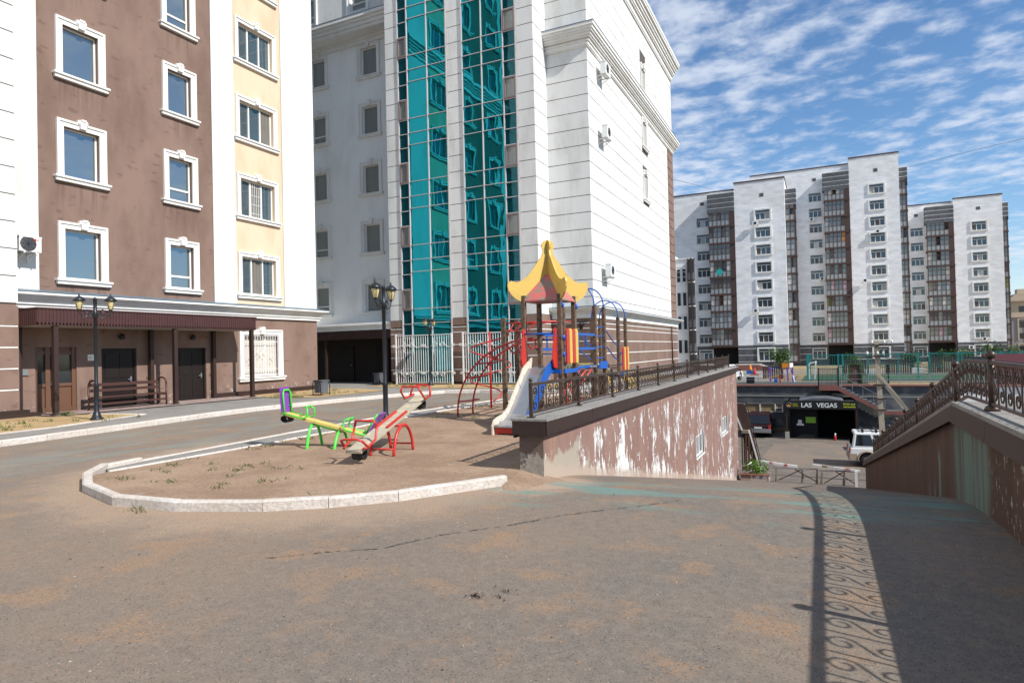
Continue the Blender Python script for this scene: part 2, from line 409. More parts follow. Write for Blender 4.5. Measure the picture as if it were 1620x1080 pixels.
def band(mb, P, u, n, a0, a1, prof, e0=False, e1=False):
    """cornice: stacked boxes (d, z0, z1); e0/e1 = wrap the corner at that end"""
    for d, z0, z1 in prof:
        mb.obox(P, u, n, a0-(d if e0 else 0), a1+(d if e1 else 0), -.05, d, z0, z1)
def window(par, P, u, n, a0, a1, z0, z1, kind='single', pane='pane_blue', cas=.22, key=True, sill=True, dep=.2, trim='white_trim', name='window'):
    m = MB()
    if cas:
        zb = z0-(.02 if sill else cas)
        for (c0, c1, d) in ((.0, cas, .05), (.06, cas-.0, .085)):
            m.obox(P, u, n, a0-c1, a0-c0*.0-.001, 0 if d < .06 else .051, d, zb, z1+c1)if d < .06 else m.obox(P, u, n, a0-c1, a0-c1+.07, .051, d, zb, z1+c1)
            m.obox(P, u, n, a1+.001, a1+c1, 0, d, zb, z1+c1)if d < .06 else m.obox(P, u, n, a1+c1-.07, a1+c1, .051, d, zb, z1+c1)
            m.obox(P, u, n, a0, a1, 0, d, z1+.001, z1+c1)if d < .06 else m.obox(P, u, n, a0-c1+.071, a1+c1-.071, .051, d, z1+c1-.07, z1+c1)
    # sash frame
    f = .055; fd = -dep+.01
    m.obox(P, u, n, a0, a0+f, fd, fd+.06, z0, z1); m.obox(P, u, n, a1-f, a1, fd, fd+.06, z0, z1)
    m.obox(P, u, n, a0+f, a1-f, fd, fd+.06, z0, z0+f); m.obox(P, u, n, a0+f, a1-f, fd, fd+.06, z1-f, z1)
    w = a1-a0; hgt = z1-z0
    if kind == 'transom': m.obox(P, u, n, a0+f, a1-f, fd, fd+.07, z0+hgt*.26, z0+hgt*.26+.07)
    if kind in ('three', 'threeT'):
        for k in (1, 2): m.obox(P, u, n, a0+w*k/3-.03, a0+w*k/3+.03, fd, fd+.07, z0+f, z1-f)
    if kind == 'threeT': m.obox(P, u, n, a0+f, a1-f, fd+.071, fd+.08, z1-hgt*.27, z1-hgt*.27+.06)
    if kind == 'two': m.obox(P, u, n, a0+w/2-.03, a0+w/2+.03, fd, fd+.07, z0+f, z1-f)
    o = m.build(name, [trim] if cas else ['white_pvc'], par)
    g = MB(); g.obox(P, u, n, a0+.02, a1-.02, fd+.015, fd+.03, z0+.02, z1-.02); g.build('pane', pane, o)
    if sill:
        s_ = MB(); s_.obox(P, u, n, a0-cas-.06, a1+cas+.06, 0, .12, z0-.19, z0-.085); s_.obox(P, u, n, a0-cas-.10, a1+cas+.10, -.001, .17, z0-.084, z0-.02)
        s_.build('sill', trim, o)
    if key:
        k_ = MB(); c = (a0+a1)/2; zt = z1+cas
        k_.obox(P, u, n, c-.10, c+.10, 0, .15, z1+.03, zt+.05); k_.obox(P, u, n, c-.16, c+.16, 0, .115, zt-.03, zt+.09)
        k_.obox(P, u, n, c-.085, c+.085, 0, .17, zt+.051, zt+.12); k_.build('keystone', trim, o)
    return o
def text(body, size, mat, par, loc, rot, ext=.01, name='lettering', align='LEFT', bold=0.):
    cu = bpy.data.curves.new('t', 'FONT'); cu.body = body; cu.size = size; cu.extrude = ext; cu.align_x = align; cu.offset = bold
    t = bpy.data.objects.new('t', cu); C.objects.link(t)
    me = bpy.data.meshes.new_from_object(t); bpy.data.objects.remove(t); me.materials.clear(); me.materials.append(M[mat])
    o = bpy.data.objects.new(name, me); C.objects.link(o); o.parent = par
    pl = W[par]; o.location = Vector(loc)-pl; o.rotation_euler = rot; W[o] = Vector(loc); return o
def ac_unit(P, u, n, label, group='air conditioners on the walls', w=.8, h=.55, z=0, logo=False):
    P = Vector(P); r = empty('air_conditioner', tuple(P), label, 'air conditioner', group)
    m = MB(); m.obox(P, u, n, 0, w, .22, .5, 0, h); m.obox(P, u, n, -.012, w+.012, .21, .512, h-.035, h+.008)
    for k in range(7): m.obox(P, u, n, w*.80, w*.97, .501, .506, .06+k*.06, .085+k*.06)
    m.build('casing', 'white_pvc', r)
    g = MB(); c = P+u*(w*.40)+n*.505+Vector((0, 0, h*.5))
    for q in range(5):
        rad = .22*(q+1)/5
        g.tube([c+u*rad*cos(t*pi/10)+Vector((0, 0, rad*sin(t*pi/10))) for t in range(20)], .006, 4, closed=True)
    for t in range(8): g.tube([c, c+u*.22*cos(t*pi/4)+Vector((0, 0, .22*sin(t*pi/4)))], .006, 4)
    g.build('fan_grille', 'black_metal', r)
    d = MB(); d.mi = 0; cc = [tuple(c-n*.003+u*.22*cos(t*pi/10)+Vector((0, 0, .22*sin(t*pi/10)))) for t in range(20)]; d.quad(*cc); d.build('fan_opening', 'slate', r)
    b = MB()
    for a in (.12, w-.16): b.obox(P, u, n, a, a+.04, 0, .5, -.045, -.004); b.obox(P, u, n, a, a+.04, 0, .03, -.3, -.045); b.bar(P+u*(a+.02)+n*.02+Vector((0, 0, -.28)), P+u*(a+.02)+n*.42+Vector((0, 0, -.05)), .025)
    b.build('bracket', 'white_pvc', r)
    return r
# ------------------------------------------------------------------ terrain
def ramp_z(y):
    if y < 6.6: return 0.
    if y < 10: t = y-6.6; return -.194*t*t/6.8
    return max(-.194*(y-8.3), -.194*(y-8.3)) if y < 29.5 else -4.11-min(1, (y-29.5)/7)*.89
def gz(x, y):
    if x <= -3.6 and y <= 31: return 0.
    if y < 6.6 and x < 2.2: return 0.
    if x > 2.1 and y > -3: pass
    elif y <= 29.5: return ramp_z(y)
    if y <= -3: return 0.
    if x > 2.1 and y <= 54: return -5.0
    if y <= 54: 
        if x < -14.5: return -1.3
        return ramp_z(y)
    return -1.42-min(1, (y-54.2)/56)*.78
xs = [-600, -200, -80, -40, -15.0, -14.6, -14.4, -11, -8, -6, -5, -3.61, -3.59, -2.5, -1.5, -.5, .5, 1.5, 2.09, 2.12, 4, 7, 12, 25, 60, 200, 600]
ys = [-300, -60, -20, -3.0, -2.98, 0, 3, 6.6]+[6.6+.34*i for i in range(1, 11)]+[12, 15, 20, 25, 29.5, 30.98, 31.02, 33, 35, 36.5, 40, 45, 50, 53.98, 54.2, 70, 90, 110.2, 200, 500, 900]
g = MB(); g.v = [(x, y, gz(x, y)) for y in ys for x in xs]; nx = len(xs)
for j in range(len(ys)-1):
    for i in range(nx-1):
        xc, yc = (xs[i]+xs[i+1])/2, (ys[j]+ys[j+1])/2
        g.f.append((j*nx+i, j*nx+i+1, (j+1)*nx+i+1, (j+1)*nx+i)); g.sm.append(False)
        g.m.append(2 if yc > 54 or (yc > 31 and xc < -14.4) else (1 if yc > 29.5 or (xc > 2.1 and yc > -3) else 0))
structure(g, 'ground', ['asphalt', 'court_ground', 'field_soil'], loc=(0, 0, 0), fix=False)
def sheet(name, pts, z, mat, thick=0):
    bm = bmesh.new(); vs = [bm.verts.new((p[0], p[1], z if len(p) < 3 else p[2])) for p in pts]
    f = bm.faces.new(vs)
    if f.normal.z < 0: f.normal_flip()
    bm.normal_update()
    bmesh.ops.triangulate(bm, faces=bm.faces)
    me = bpy.data.meshes.new(name); bm.to_mesh(me); bm.free(); me.materials.append(M[mat])
    for p in me.polygons:
        if p.normal.z < 0: p.flip()
    o = bpy.data.objects.new(name, me); C.objects.link(o); W[o] = Vector((0, 0, 0)); o['kind'] = 'structure'
    return o
def kerb(name, path, w, h, z0, mat='kerb_paint', seg=1.0, side=1):
    m = MB()
    for (p, q) in zip(path, path[1:]):
        p = Vector((*p, 0)); q = Vector((*q, 0)); L = (q-p).length; k = max(1, round(L/seg)); d = (q-p)/k
        nr = Vector((-d.y, d.x, 0)).normalized()*w*side
        for i in range(k):
            j = Vector((0, 0, random.uniform(-.006, .006))); a = p+d*i+d.normalized()*.004+j; b = p+d*(i+1)-d.normalized()*.004+j
            c = .02
            Z = Vector((0, 0, 1))
            e = nr.normalized()*c
            m.hexa([a+Z*(z0-.05), b+Z*(z0-.05), b+nr+Z*(z0-.05), a+nr+Z*(z0-.05), a+Z*(z0+h-c), b+Z*(z0+h-c), b+nr+Z*(z0+h-c), a+nr+Z*(z0+h-c)])
            m.hexa([a+Z*(z0+h-c+.0005), b+Z*(z0+h-c+.0005), b+nr+Z*(z0+h-c+.0005), a+nr+Z*(z0+h-c+.0005), a+e+Z*(z0+h), b+e+Z*(z0+h), b+nr-e+Z*(z0+h), a+nr-e+Z*(z0+h)])
    return structure(m, name, mat)
# sandpit of the playground
front = [(-3.64, 7.43), (-4.44, 6.2), (-5.01, 5.67), (-5.6, 5.28), (-6.58, 4.93), (-7.56, 4.87), (-8.74, 5.24), (-9.57, 5.74), (-10.11, 6.33)]
sheet('sand', [(-3.82, 8.27), (-3.66, 7.45)]+[(x+.02, y+.08) for x, y in front[1:-1]]+[(-9.62, 6.1), (-9.56, 9.6), (-9.6, 12), (-9.75, 14), (-9.75, 16), (-9.35, 18.6), (-8.8, 22.5), (-3.7, 22.5), (-3.7, 8.3)], .05, 'sand')
sheet('sand', [(-3.66, 7.44, .05), (-3.6, 7.1, -.03), (-3.1, 7.0, -.06), (-2.6, 8.4, -.22), (-3.82, 8.28, .05)], 0, 'sand')
kerb('kerb', front, .12, .12, 0, side=-1)
kerb('kerb', [(-10.11, 6.33), (-10.2, 7.0)], .12, .11, 0, side=-1)
kerb('kerb', [(-10.2, 7.0), (-10.24, 7.4), (-10.48, 10.5), (-10.62, 14), (-10.45, 16.6), (-10.0, 20.4)], .10, .06, 0, side=-1)
kerb('kerb', [(-9.66, 6.15), (-9.58, 9.6), (-9.62, 12), (-9.77, 14), (-9.77, 16), (-9.37, 18.6), (-8.8, 22.4)], .07, .075, 0, side=-1)
sheet('path', [(-10.05, 6.35), (-10.18, 7.4), (-10.42, 10.5), (-10.56, 14), (-10.39, 16.6), (-9.9, 20.4), (-9.3, 19), (-9.7, 16), (-9.7, 14), (-9.55, 12), (-9.5, 9.6), (-9.6, 6.2)], .04, 'paving')
# pavement along the houses
kl = [(-14.3, -8), (-14.9, 5), (-15.15, 7.5), (-15.5, 10.3), (-15.95, 13), (-16.1, 15), (-15.7, 18.3), (-15.0, 21.8), (-14.2, 23.3), (-12.8, 23.75), (-10.7, 23.75), (-4.1, 23.9)]
kerb('kerb', kl, .15, .15, -.02, side=1)
sheet('pavement', [(x-.08, y+.06) for x, y in kl]+[(-4.1, 31), (-40, 31), (-40, -8)], .10, 'paving')
sheet('soil_strip', [(-21.7, -8), (-16.5, -8), (-16.55, 6), (-16.9, 9.6), (-17.9, 12.6), (-19.9, 12.2), (-20.2, 11.3), (-21.7, 11.3)], .115, 'dry_soil')
sheet('soil_strip', [(-21.7, 19.3), (-18.4, 18.6), (-17.3, 19.3), (-17.2, 23.2), (-19.5, 24.4), (-21.7, 24.6)], .115, 'dry_soil')
sheet('soil_strip', [(-20.4, 25.9), (-17, 25.0), (-12, 25.0), (-9.9, 25.4), (-9.9, 28.1), (-20.4, 28.1)], .115, 'dry_soil')
kerb('kerb', [(-16.55, 6), (-16.9, 9.6), (-17.9, 12.6)], .07, .13, 0); kerb('kerb', [(-17.9, 12.6), (-19.9, 12.25)], .07, .13, 0)
sheet('paving_tiles', [(-21.7, 11.4), (-20.15, 11.4), (-19.9, 19.2), (-21.7, 19.2)], .13, 'tile_red')
sheet('deck_paving', [(-9.8, 24.2), (-4.1, 24.2), (-4.1, 30.9), (-9.8, 30.9)], .115, 'deck_paving')
# playing fields beyond the retaining wall
def fz(y): return -1.42-min(1, (y-54.2)/56)*.78
def fsheet(name, x0, x1, y0, y1, mat, dz): return sheet(name, [(x0, y0, fz(y0)+dz), (x1, y0, fz(y0)+dz), (x1, y1, fz(y1)+dz), (x0, y1, fz(y1)+dz)], 0, mat)
fsheet('playground_surface', -8, 3.2, 54.4, 59.5, 'rubber_floor', .02); fsheet('path', -9, 30, 59.6, 61.0, 'deck_paving', .02)
fsheet('sports_pitch', -1.6, 15.5, 62.2, 78, 'pitch_green', .03)
fsheet('path', -12, -3.6, 62, 104, 'paving', .02); fsheet('path', -3.4, 36, 84, 87, 'paving', .024); fsheet('road', -40, 50, 93, 99, 'paving', .028)
# asphalt patch in the lower court
sheet('asphalt_patch', [(-3.4, 41.5), (-2.0, 38.5), (.9, 37.5), (2.6, 41), (3.2, 46.5), (-.5, 49), (-3.0, 47)], -4.992, 'asphalt')
# long crack running over the asphalt
m = MB(); cr = [(-4.3, 4.05), (-3.9, 4.4), (-3.53, 4.63), (-3.24, 5.2), (-2.82, 5.68), (-2.41, 6.3), (-1.87, 6.83), (-1.45, 7.4)]
pts = []
for (a, b) in zip(cr, cr[1:]):
    for i in range(22): t = i/22; pts.append((a[0]+(b[0]-a[0])*t+random.uniform(-.016, .016), a[1]+(b[1]-a[1])*t+random.uniform(-.016, .016)))
for p, q in zip(pts, pts[1:]):
    w = random.uniform(.002, .02)
    if random.random() < .8: m.quad((p[0]-w, p[1]-w, gz(0, p[1])+.0045), (q[0]-w, q[1], gz(0, q[1])+.0045), (q[0]+w, q[1], gz(0, q[1])+.0045), (p[0]+w, p[1]+w*.5, gz(0, p[1])+.0045))
paint('crack_dirt', (.085, .075, .065), .95)
structure(m, 'road_crack', 'crack_dirt', fix=False)
# small stones and clods lying on the asphalt and the sand
m = MB(); rs = random.Random(3)
for i in range(7400):
    if i < 6700: y = 1.3+6.2*rs.random()**1.5; x = rs.uniform(-1.6*y-.5, 1.25); z = 0
    else: x, y = rs.uniform(-9.3, -4.2), rs.uniform(6.6, 14); z = .05
    if z == 0 and -9.6 < x < -3.6 and y > 4.8: continue
    r = rs.uniform(.002, .0065)*(1.9 if rs.random() < .05 else 1); m.mi = rs.choice([0, 0, 1, 1, 2])
    i0 = len(m.v); a = rs.uniform(0, 6)
    for k in range(4): m.v.append((x+r*cos(a+k*1.57)*rs.uniform(.6, 1.3), y+r*sin(a+k*1.57)*rs.uniform(.6, 1.3), z+.001))
    m.v.append((x, y, z+r*rs.uniform(.5, 1)))
    for k in range(4): m.f.append((i0+k, i0+(k+1) % 4, i0+4)); m.m.append(m.mi); m.sm.append(False)
paint('stone_light', (.34, .29, .23), .9); paint('stone_dark', (.05, .045, .04), .9); paint('stone_rust', (.28, .16, .09), .9)
tag(m.build('gravel', ['stone_light', 'stone_rust', 'stone_dark'], fix=False), kind='stuff')
def tufts(spots, mat, hh=.12, name='grass', per=16):
    m = MB()
    for (x, y, z, s) in spots:
        for k in range(int(per*s)):
            a = random.uniform(0, 6.28); r = random.uniform(0, .16*s); h = hh*random.uniform(.4, 1.1); w = .006+.004*s
            bx, by = x+r*cos(a), y+r*sin(a); l = random.uniform(-.06, .06); l2 = random.uniform(-.06, .06); t = random.uniform(0, 3.1)
            m.quad((bx-w*cos(t), by-w*sin(t), z), (bx+w*cos(t), by+w*sin(t), z), (bx+l*.6+w*.5, by+l2*.6, z+h*.7), (bx+l, by+l2, z+h))
    return tag(m.build(name, mat, fix=False), kind='stuff')
m = MB()
for (x, y, n) in ((-2.22, 3.97, 34), (-2.08, 4.12, 10), (-2.05, 4.0, 9)):
    for k in range(n):
        a, q = random.uniform(0, 6.28), random.gauss(0, .05); w = random.uniform(.004, .014); px, py = x+q*cos(a), y+.7*q*sin(a); t = random.uniform(0, 3)
        m.quad((px-w*cos(t), py-w*sin(t), .006), (px+w*.3, py-w*.5, .014+w), (px+w*cos(t), py+w*sin(t), .008), (px-w*.3, py+w*.5, .004))
paint('dry_litter', (.10, .07, .05), .95)
tag(m.build('debris', 'dry_litter', fix=False), kind='stuff')
sp = [(random.uniform(-9.3, -6.5), random.uniform(5.6, 7.6), .05, random.uniform(.4, 1)) for _ in range(26)]
sp += [(-9.5+random.uniform(0, .3), random.uniform(7, 18), .05, random.uniform(.5, 1.1)) for _ in range(26)]+[(-7.1, 4.8, 0, .9), (-6.9, 4.75, 0, .5), (-5.2, 5.6, .14, .3)]
sp += [(random.uniform(-9, -4.5), random.uniform(14, 21), .05, 1) for _ in range(18)]
tufts(sp, 'dry_grass', .055)
sp = [(-18.6+random.uniform(-.8, .9), 18.9+random.uniform(-.25, .35), .12, 1.3) for _ in range(16)]+[(-20.5+random.uniform(-.2, .4), 11.75+random.uniform(-.3, .4), .12, 1.3) for _ in range(8)]
sp += [(-21+random.uniform(-.4, .9), 28.0+random.uniform(-.3, .2), .12, 1.5) for _ in range(10)]+[(random.uniform(-19.5, -17), random.uniform(8, 12), .12, .8) for _ in range(20)]+[(random.uniform(-21.2, -17.6), random.uniform(19.6, 24), .12, .8) for _ in range(22)]
sp += [(random.uniform(-20, -10), random.uniform(25.4, 27.8), .12, 1) for _ in range(40)]
tufts(sp, 'weed', .11)
# ------------------------------------------------------------------ left house (brown, white and cream)
LB = empty('apartment_building', (-21.8, 11, 0), 'brown, white and cream apartment house with a long brown porch along its ground floor', 'apartment building')
XF = -21.8; PO = Vector((XF, 0, 0)); TOP = 30.2
rows = [4.15+3.3*k for k in range(5)]+[20.85, 24.15, 27.3]
def whole(k): return rows[k]
hb, hy, hw = [], [], []
for k in range(8):
    z0 = rows[k]+.22; z1 = z0+1.60
    hb += [(12.63, 13.78, z0, z1), (16.36, 17.36, z0, z1)]; hy.append((19.68, 21.55, z0, z1-.03))
def wallpart(par, P, u, n, ar, zr, holes, mat, name='wall', depth=.2):
    m = MB(); facade(m, P, u, n, ar, zr, holes, depth); return m.build(name, mat, par, fix=False)
def flip(m):
    m.f = [f[::-1] for f in m.f]
    return m
wallpart(LB, PO, Y_, X_, (11.86, 18.30), (3.35, 19.8), [h for h in hb if h[3] < 19.8], 'brown_stucco')
wallpart(LB, PO, Y_, X_, (11.86, 18.30), (19.8, TOP), [h for h in hb if h[3] > 19.8], 'brown_stucco')
wallpart(LB, PO+X_*.02, Y_, X_, (11.0, 11.86), (3.35, TOP), [], 'white_stucco')
wallpart(LB, PO+X_*.02, Y_, X_, (18.30, 19.40), (3.35, TOP), [], 'white_stucco')
wallpart(LB, PO, Y_, X_, (19.40, 22.05), (3.35, TOP), hy, 'cream_stucco')
wallpart(LB, PO+X_*.02, Y_, X_, (22.05, 24.1), (3.35, TOP), [], 'white_stucco')
# ground floor
dh = [(11.72, 12.95, .13, 2.17), (13.76, 15.0, .13, 2.12), (16.6, 17.86, .13, 2.12)]; gw = (19.68, 21.62, .88, 2.66)
wallpart(LB, PO, Y_, X_, (11.0, 24.1), (0, 3.35), dh+[gw], 'brown_stucco', depth=.16)
m = MB()   # body behind the facade
m.box(-36, XF-.25, -25, 24.08, 0, TOP-.05); m.box(XF-.25, XF-.001, 24.02, 24.1, 0, TOP); m.box(XF-.24, XF, 10.9, 11.0, 0, TOP)
m.build('wall', 'white_stucco', LB)
m = MB(); PB = Vector((-21.3, 0, 0))
m.box(-21.9, -21.301, -25, 10.97, 3.45, TOP); m.build('wall', 'dark_joint', LB); m = MB(); rustic(m, PB, Y_, X_, (-25, 11.0), (3.45, TOP), .80, 3.45)
m.build('grooved_wall', 'white_stucco', LB)
m = MB(); m.box(-21.9, -21.33, -25, 10.975, .3, 3.449); rustic(m, PB, Y_, X_, (-25, 11.0), (.3, 3.44), .62, .3, .04, .05)
m.build('wall', 'brown_stucco', LB)
m = MB()
for k in range(1, 5): m.box(-21.33, -21.272, -25, 10.99, .3+.62*k-.02, .3+.62*k+.02)
m.build('joint_strip', 'white_trim', LB)
m = MB(); m.box(-21.85, -21.0, -25, 11.45, .05, .22); m.box(-21.85, -21.12, -25, 11.2, .221, .32)
m.box(-21.9, -21.62, 18.05, 24.3, .05, .3); m.build('plinth', 'brown_metal', LB)
prof = [(.10, 3.36, 3.48), (.16, 3.481, 3.52), (.12, 3.521, 3.60), (.20, 3.601, 3.64), (.26, 3.641, 3.70), (.34, 3.701, 3.76), (.42, 3.761, 3.83)]
m = MB(); band(m, PO, Y_, X_, 11.0, 24.1, prof, e1=True); m.build('cornice', 'white_trim', LB)
m = MB(); m.hexa([(XF, 11.0, 3.84), (XF+.44, 11.0, 3.84), (XF+.44, 24.54, 3.84), (XF, 24.54, 3.84), (XF, 11.0, 3.95), (XF+.44, 11.0, 3.855), (XF+.44, 24.54, 3.855), (XF, 24.1, 3.95)]); m.build('cornice_flashing', 'blue_flashing', LB)
prof2 = [(.10, 19.75, 20.0), (.18, 20.001, 20.12), (.26, 20.121, 20.26), (.36, 20.261, 20.40), (.46, 20.401, 20.58)]
m = MB(); band(m, PO, Y_, X_, 11.0, 24.1, prof2, e1=True); band(m, PO, Y_, X_, 11.0, 24.1, [(.15, TOP-.4, TOP-.25), (.35, TOP-.249, TOP-.1), (.5, TOP-.099, TOP+.05)], e1=True); m.build('cornice', 'white_trim', LB)
for k in range(8):
    z0 = rows[k]+.22; z1 = z0+1.60
    window(LB, PO, Y_, X_, 12.63, 13.78, z0, z1, pane='pane_blue')
    window(LB, PO, Y_, X_, 16.36, 17.36, z0, z1, 'transom' if k in (0, 1, 3) else 'single', pane='pane_blue')
    o = window(LB, PO, Y_, X_, 19.68, 21.55, z0, z1-.03, 'three', pane='pane_blue', cas=.2)
    if k in (0, 1, 2, 4):
        m = MB(); a = 19.68+.623*(1 if k != 2 else 2)+.06
        for j in range(6): m.obox(PO, Y_, X_, a+j*.084, a+j*.084+.083, -.16, -.155+.01*(j % 2), z0+.07, z1-.12)
        m.build('curtain', 'curtain_dim', o)
    if k == 1:
        m = MB()
        for j in range(6): m.obox(PO, Y_, X_, 20.34+j*.1, 20.355+j*.1, -.12, -.105, z0+.06, z1-.1)
        for j in range(4): m.obox(PO, Y_, X_, 20.32, 20.9, -.12, -.105, z0+.2+j*.38, z0+.215+j*.38)
        m.build('window_grille', 'white_pvc', o)
o = window(LB, PO, Y_, X_, *gw, kind='three', pane='curtain')
m = MB()
for k in range(14):
    a = gw[0]+.05+k*(gw[1]-gw[0]-.1)/13; m.bar((XF+.03, a, gw[2]+.02), (XF+.03, a, gw[3]-.02), .018)
for z in (gw[2]+.05, gw[2]+.3, gw[3]-.3, gw[3]-.04): m.bar((XF+.03, gw[0]+.02, z), (XF+.03, gw[1]-.02, z), .018)
for s in (-1, 1):
    for q in (.0, .45): m.tube([(XF+.055, 20.65+s*(.14+q+.12*cos(t*.5)), 1.9-q*.5+.12*sin(t*.5)) for t in range(11)], .011, 5)
m.build('window_grille', 'white_pvc', o)
# doors
def door(a0, a1, mat, name='door'):
    m = MB(); m.obox(PO, Y_, X_, a0, a1, -.13, -.09, .13, 2.14); m.obox(PO, Y_, X_, a0, a0+.07, -.089, -.05, .13, 2.14); m.obox(PO, Y_, X_, a1-.07, a1, -.089, -.05, .13, 2.14)
    m.obox(PO, Y_, X_, a0+.071, a1-.071, -.089, -.05, 2.07, 2.14)
    for k in (0, 1):
        c0 = a0+.16+k*(a1-a0-.2)/2; m.obox(PO, Y_, X_, c0, c0+(a1-a0-.4)/2, -.089, -.075, .3, .95); m.obox(PO, Y_, X_, c0, c0+(a1-a0-.4)/2, -.089, -.075, 1.1, 1.95)
    return m.build(name, mat, LB)
for a0, a1 in ((13.76, 15.0), (16.6, 17.86)):
    d = door(a0, a1, 'dark_door'); m = MB(); m.obox(PO, Y_, X_, a1-.3, a1-.17, -.074, -.02, 1.02, 1.06); m.obox(PO, Y_, X_, a1-.2, a1-.15, -.074, -.06, .95, 1.14); m.build('handle', 'steel', d)
m = MB(); a0, a1 = 11.72, 12.95
m.obox(PO, Y_, X_, a0, a1, -.14, -.11, .13, .95)
for q in ((a0, a0+.10), (a0+.32, a0+.46), (a0+.50, a0+.58), (a1-.12, a1)): m.obox(PO, Y_, X_, q[0], q[1], -.109, -.05, .13, 2.17)
m.obox(PO, Y_, X_, a0, a1, -.14, -.11, 2.0, 2.17); m.obox(PO, Y_, X_, a0+.1, a1-.12, -.109, -.07, .93, 1.03); m.obox(PO, Y_, X_, a0+.1, a1-.12, -.109, -.07, .13, .28); m.obox(PO, Y_, X_, a0+.1, a1-.12, -.109, -.07, 1.93, 2.05)
d = m.build('door', 'brown_door', LB, label='light brown double door with tall glass panes')
m = MB(); m.obox(PO, Y_, X_, a0+.1, a1-.1, -.135, -.112, .96, 2.0); m.build('pane', 'pane_dark', d)
m = MB(); m.obox(PO, Y_, X_, a0+.48, a0+.52, -.049, .0, .95, 1.1); m.obox(PO, Y_, X_, a0+.44, a0+.54, -.001, .02, 1.0, 1.03); m.build('handle', 'steel', d)
m = MB(); m.obox(PO, Y_, X_, 11.32, 11.5, .0, .04, 1.32, 1.5); m.obox(PO, Y_, X_, 11.35, 11.47, .041, .045, 1.42, 1.47); m.build('intercom', 'steel', LB)
for q in (13.35, 15.35, 18.0): m = MB(); m.obox(PO, Y_, X_, q, q+.09, 0, .02, 1.02, 1.1); m.build('socket_box', 'brown_door', LB)
for q in (14.4, 17.2): m = MB(); m.lathe([(.02, 0), (.09, .02), (.10, .10), (.05, .2)], (XF+.12, q, 2.42), 10); m.build('porch_lamp', 'black_metal', LB)
# porch
m = MB(); xf = -20.38
m.box(XF-.0, xf, 11.02, 19.05, 2.80, 2.86); m.box(XF, xf+.03, 11.0, 19.08, 3.255, 3.30)
m.box(xf-.02, xf, 11.02, 19.05, 2.78, 3.25); m.box(XF, xf-.021, 11.02, 11.04, 2.78, 3.25); m.box(XF, xf-.021, 19.03, 19.05, 2.78, 3.25)
for i in range(80): a = 11.06+i*.1; m.box(xf+.0005, xf+.014, a, a+.055, 2.785, 3.245)
for i in range(14): a = XF+.03+i*.1; m.box(a, a+.055, 11.006, 11.0195, 2.785, 3.245)
cn = m.build('canopy', 'brown_fascia', LB)
m = MB(); m.box(XF+.02, xf-.05, 11.06, 19.0, 2.77, 2.799); m.build('ceiling', 'concrete', cn)
for x, y in ((-20.47, 11.55), (-20.47, 15.5), (-20.47, 18.9), (-21.66, 11.2), (-21.66, 15.45), (-21.66, 18.1)):
    m = MB(); m.box(x-.065, x+.065, y-.065, y+.065, .1, 2.77); m.box(x-.1, x+.1, y-.1, y+.1, .1, .16); m.build('post', 'brown_metal', cn)
# house number plate
m = MB(); m.obox(PO, Y_, X_, 13.3, 13.62, .0, .015, 1.72, 1.92); np_ = tag(m.build('sign', 'sign_white'), 'small white plate with printed text on the porch wall beside the double door', 'sign')
text('№', .12, 'sign_black', np_, (XF+.018, 13.49, 1.77), (pi/2, 0, pi/2), .002)
m = MB(); m.obox(PO, Y_, X_, 13.335, 13.42, .0155, .018, 1.76, 1.88); m.build('emblem', 'pane_grey', np_)
ac = ac_unit((XF+.02, 11.06, 5.02), Y_, X_, 'air conditioner on the white wall strip above the brown porch, at the left edge', w=.60, h=.46)
text('LG', .07, 'sign_black', ac, (XF+.535, 11.51, 5.36), (pi/2, 0, pi/2), .001)
m = MB(); m.lathe([(.035, 0), (.035, .004)], (XF+.532, 11.48, 5.385), 12, 'x'); m.build('emblem', 'red_paint', ac)
# ------------------------------------------------------------------ white house with the glazed stair towers
WB = empty('apartment_building', (-16, 29.8, 0), 'white apartment house with two tall strips of turquoise glass and grooved corner walls', 'apartment building')
nf = -Y_; PW = Vector((0, 29.8, 0)); u = X_
wr = [3.9+3.36*k for k in range(5)]
holes = []
for k in range(5): holes += [(-27.0, -25.95, wr[k]+.22, wr[k]+1.82), (-23.3, -22.2, wr[k]+.22, wr[k]+1.82)]
wallpart(WB, PW, u, nf, (-36, -20.3), (3.1, 19.75), holes, 'grey_stucco')
PU = Vector((0, 29.0, 0)); hu = [(-27.0, -25.95, 20.95, 22.4), (-23.35, -22.25, 20.95, 22.4)]
wallpart(WB, PU, u, nf, (-36, -20.3), (20.5, 24), hu, 'white_stucco')
m = MB(); band(m, PW, u, nf, -36, -20.46, [(.12, 19.4, 19.62), (.2, 19.621, 19.76), (.85, 19.761, 19.78), (.9, 19.781, 19.95), (1.0, 19.951, 20.15), (1.1, 20.151, 20.3), (1.22, 20.301, 20.48)]); m.build('cornice', 'white_trim', WB)
m = MB(); m.box(-36, -20.46, 28.56, 29.0, 20.485, 20.51); m.build('cornice_flashing', 'blue_flashing', WB)
for k in range(5):
    window(WB, PW, u, nf, *holes[2*k], kind='transom' if k in (0, 1, 3) else 'single', pane='pane_grey')
    window(WB, PW, u, nf, *holes[2*k+1], pane='pane_grey')
for h in hu: window(WB, PU, u, nf, *h, kind='transom', pane='pane_grey', sill=False)
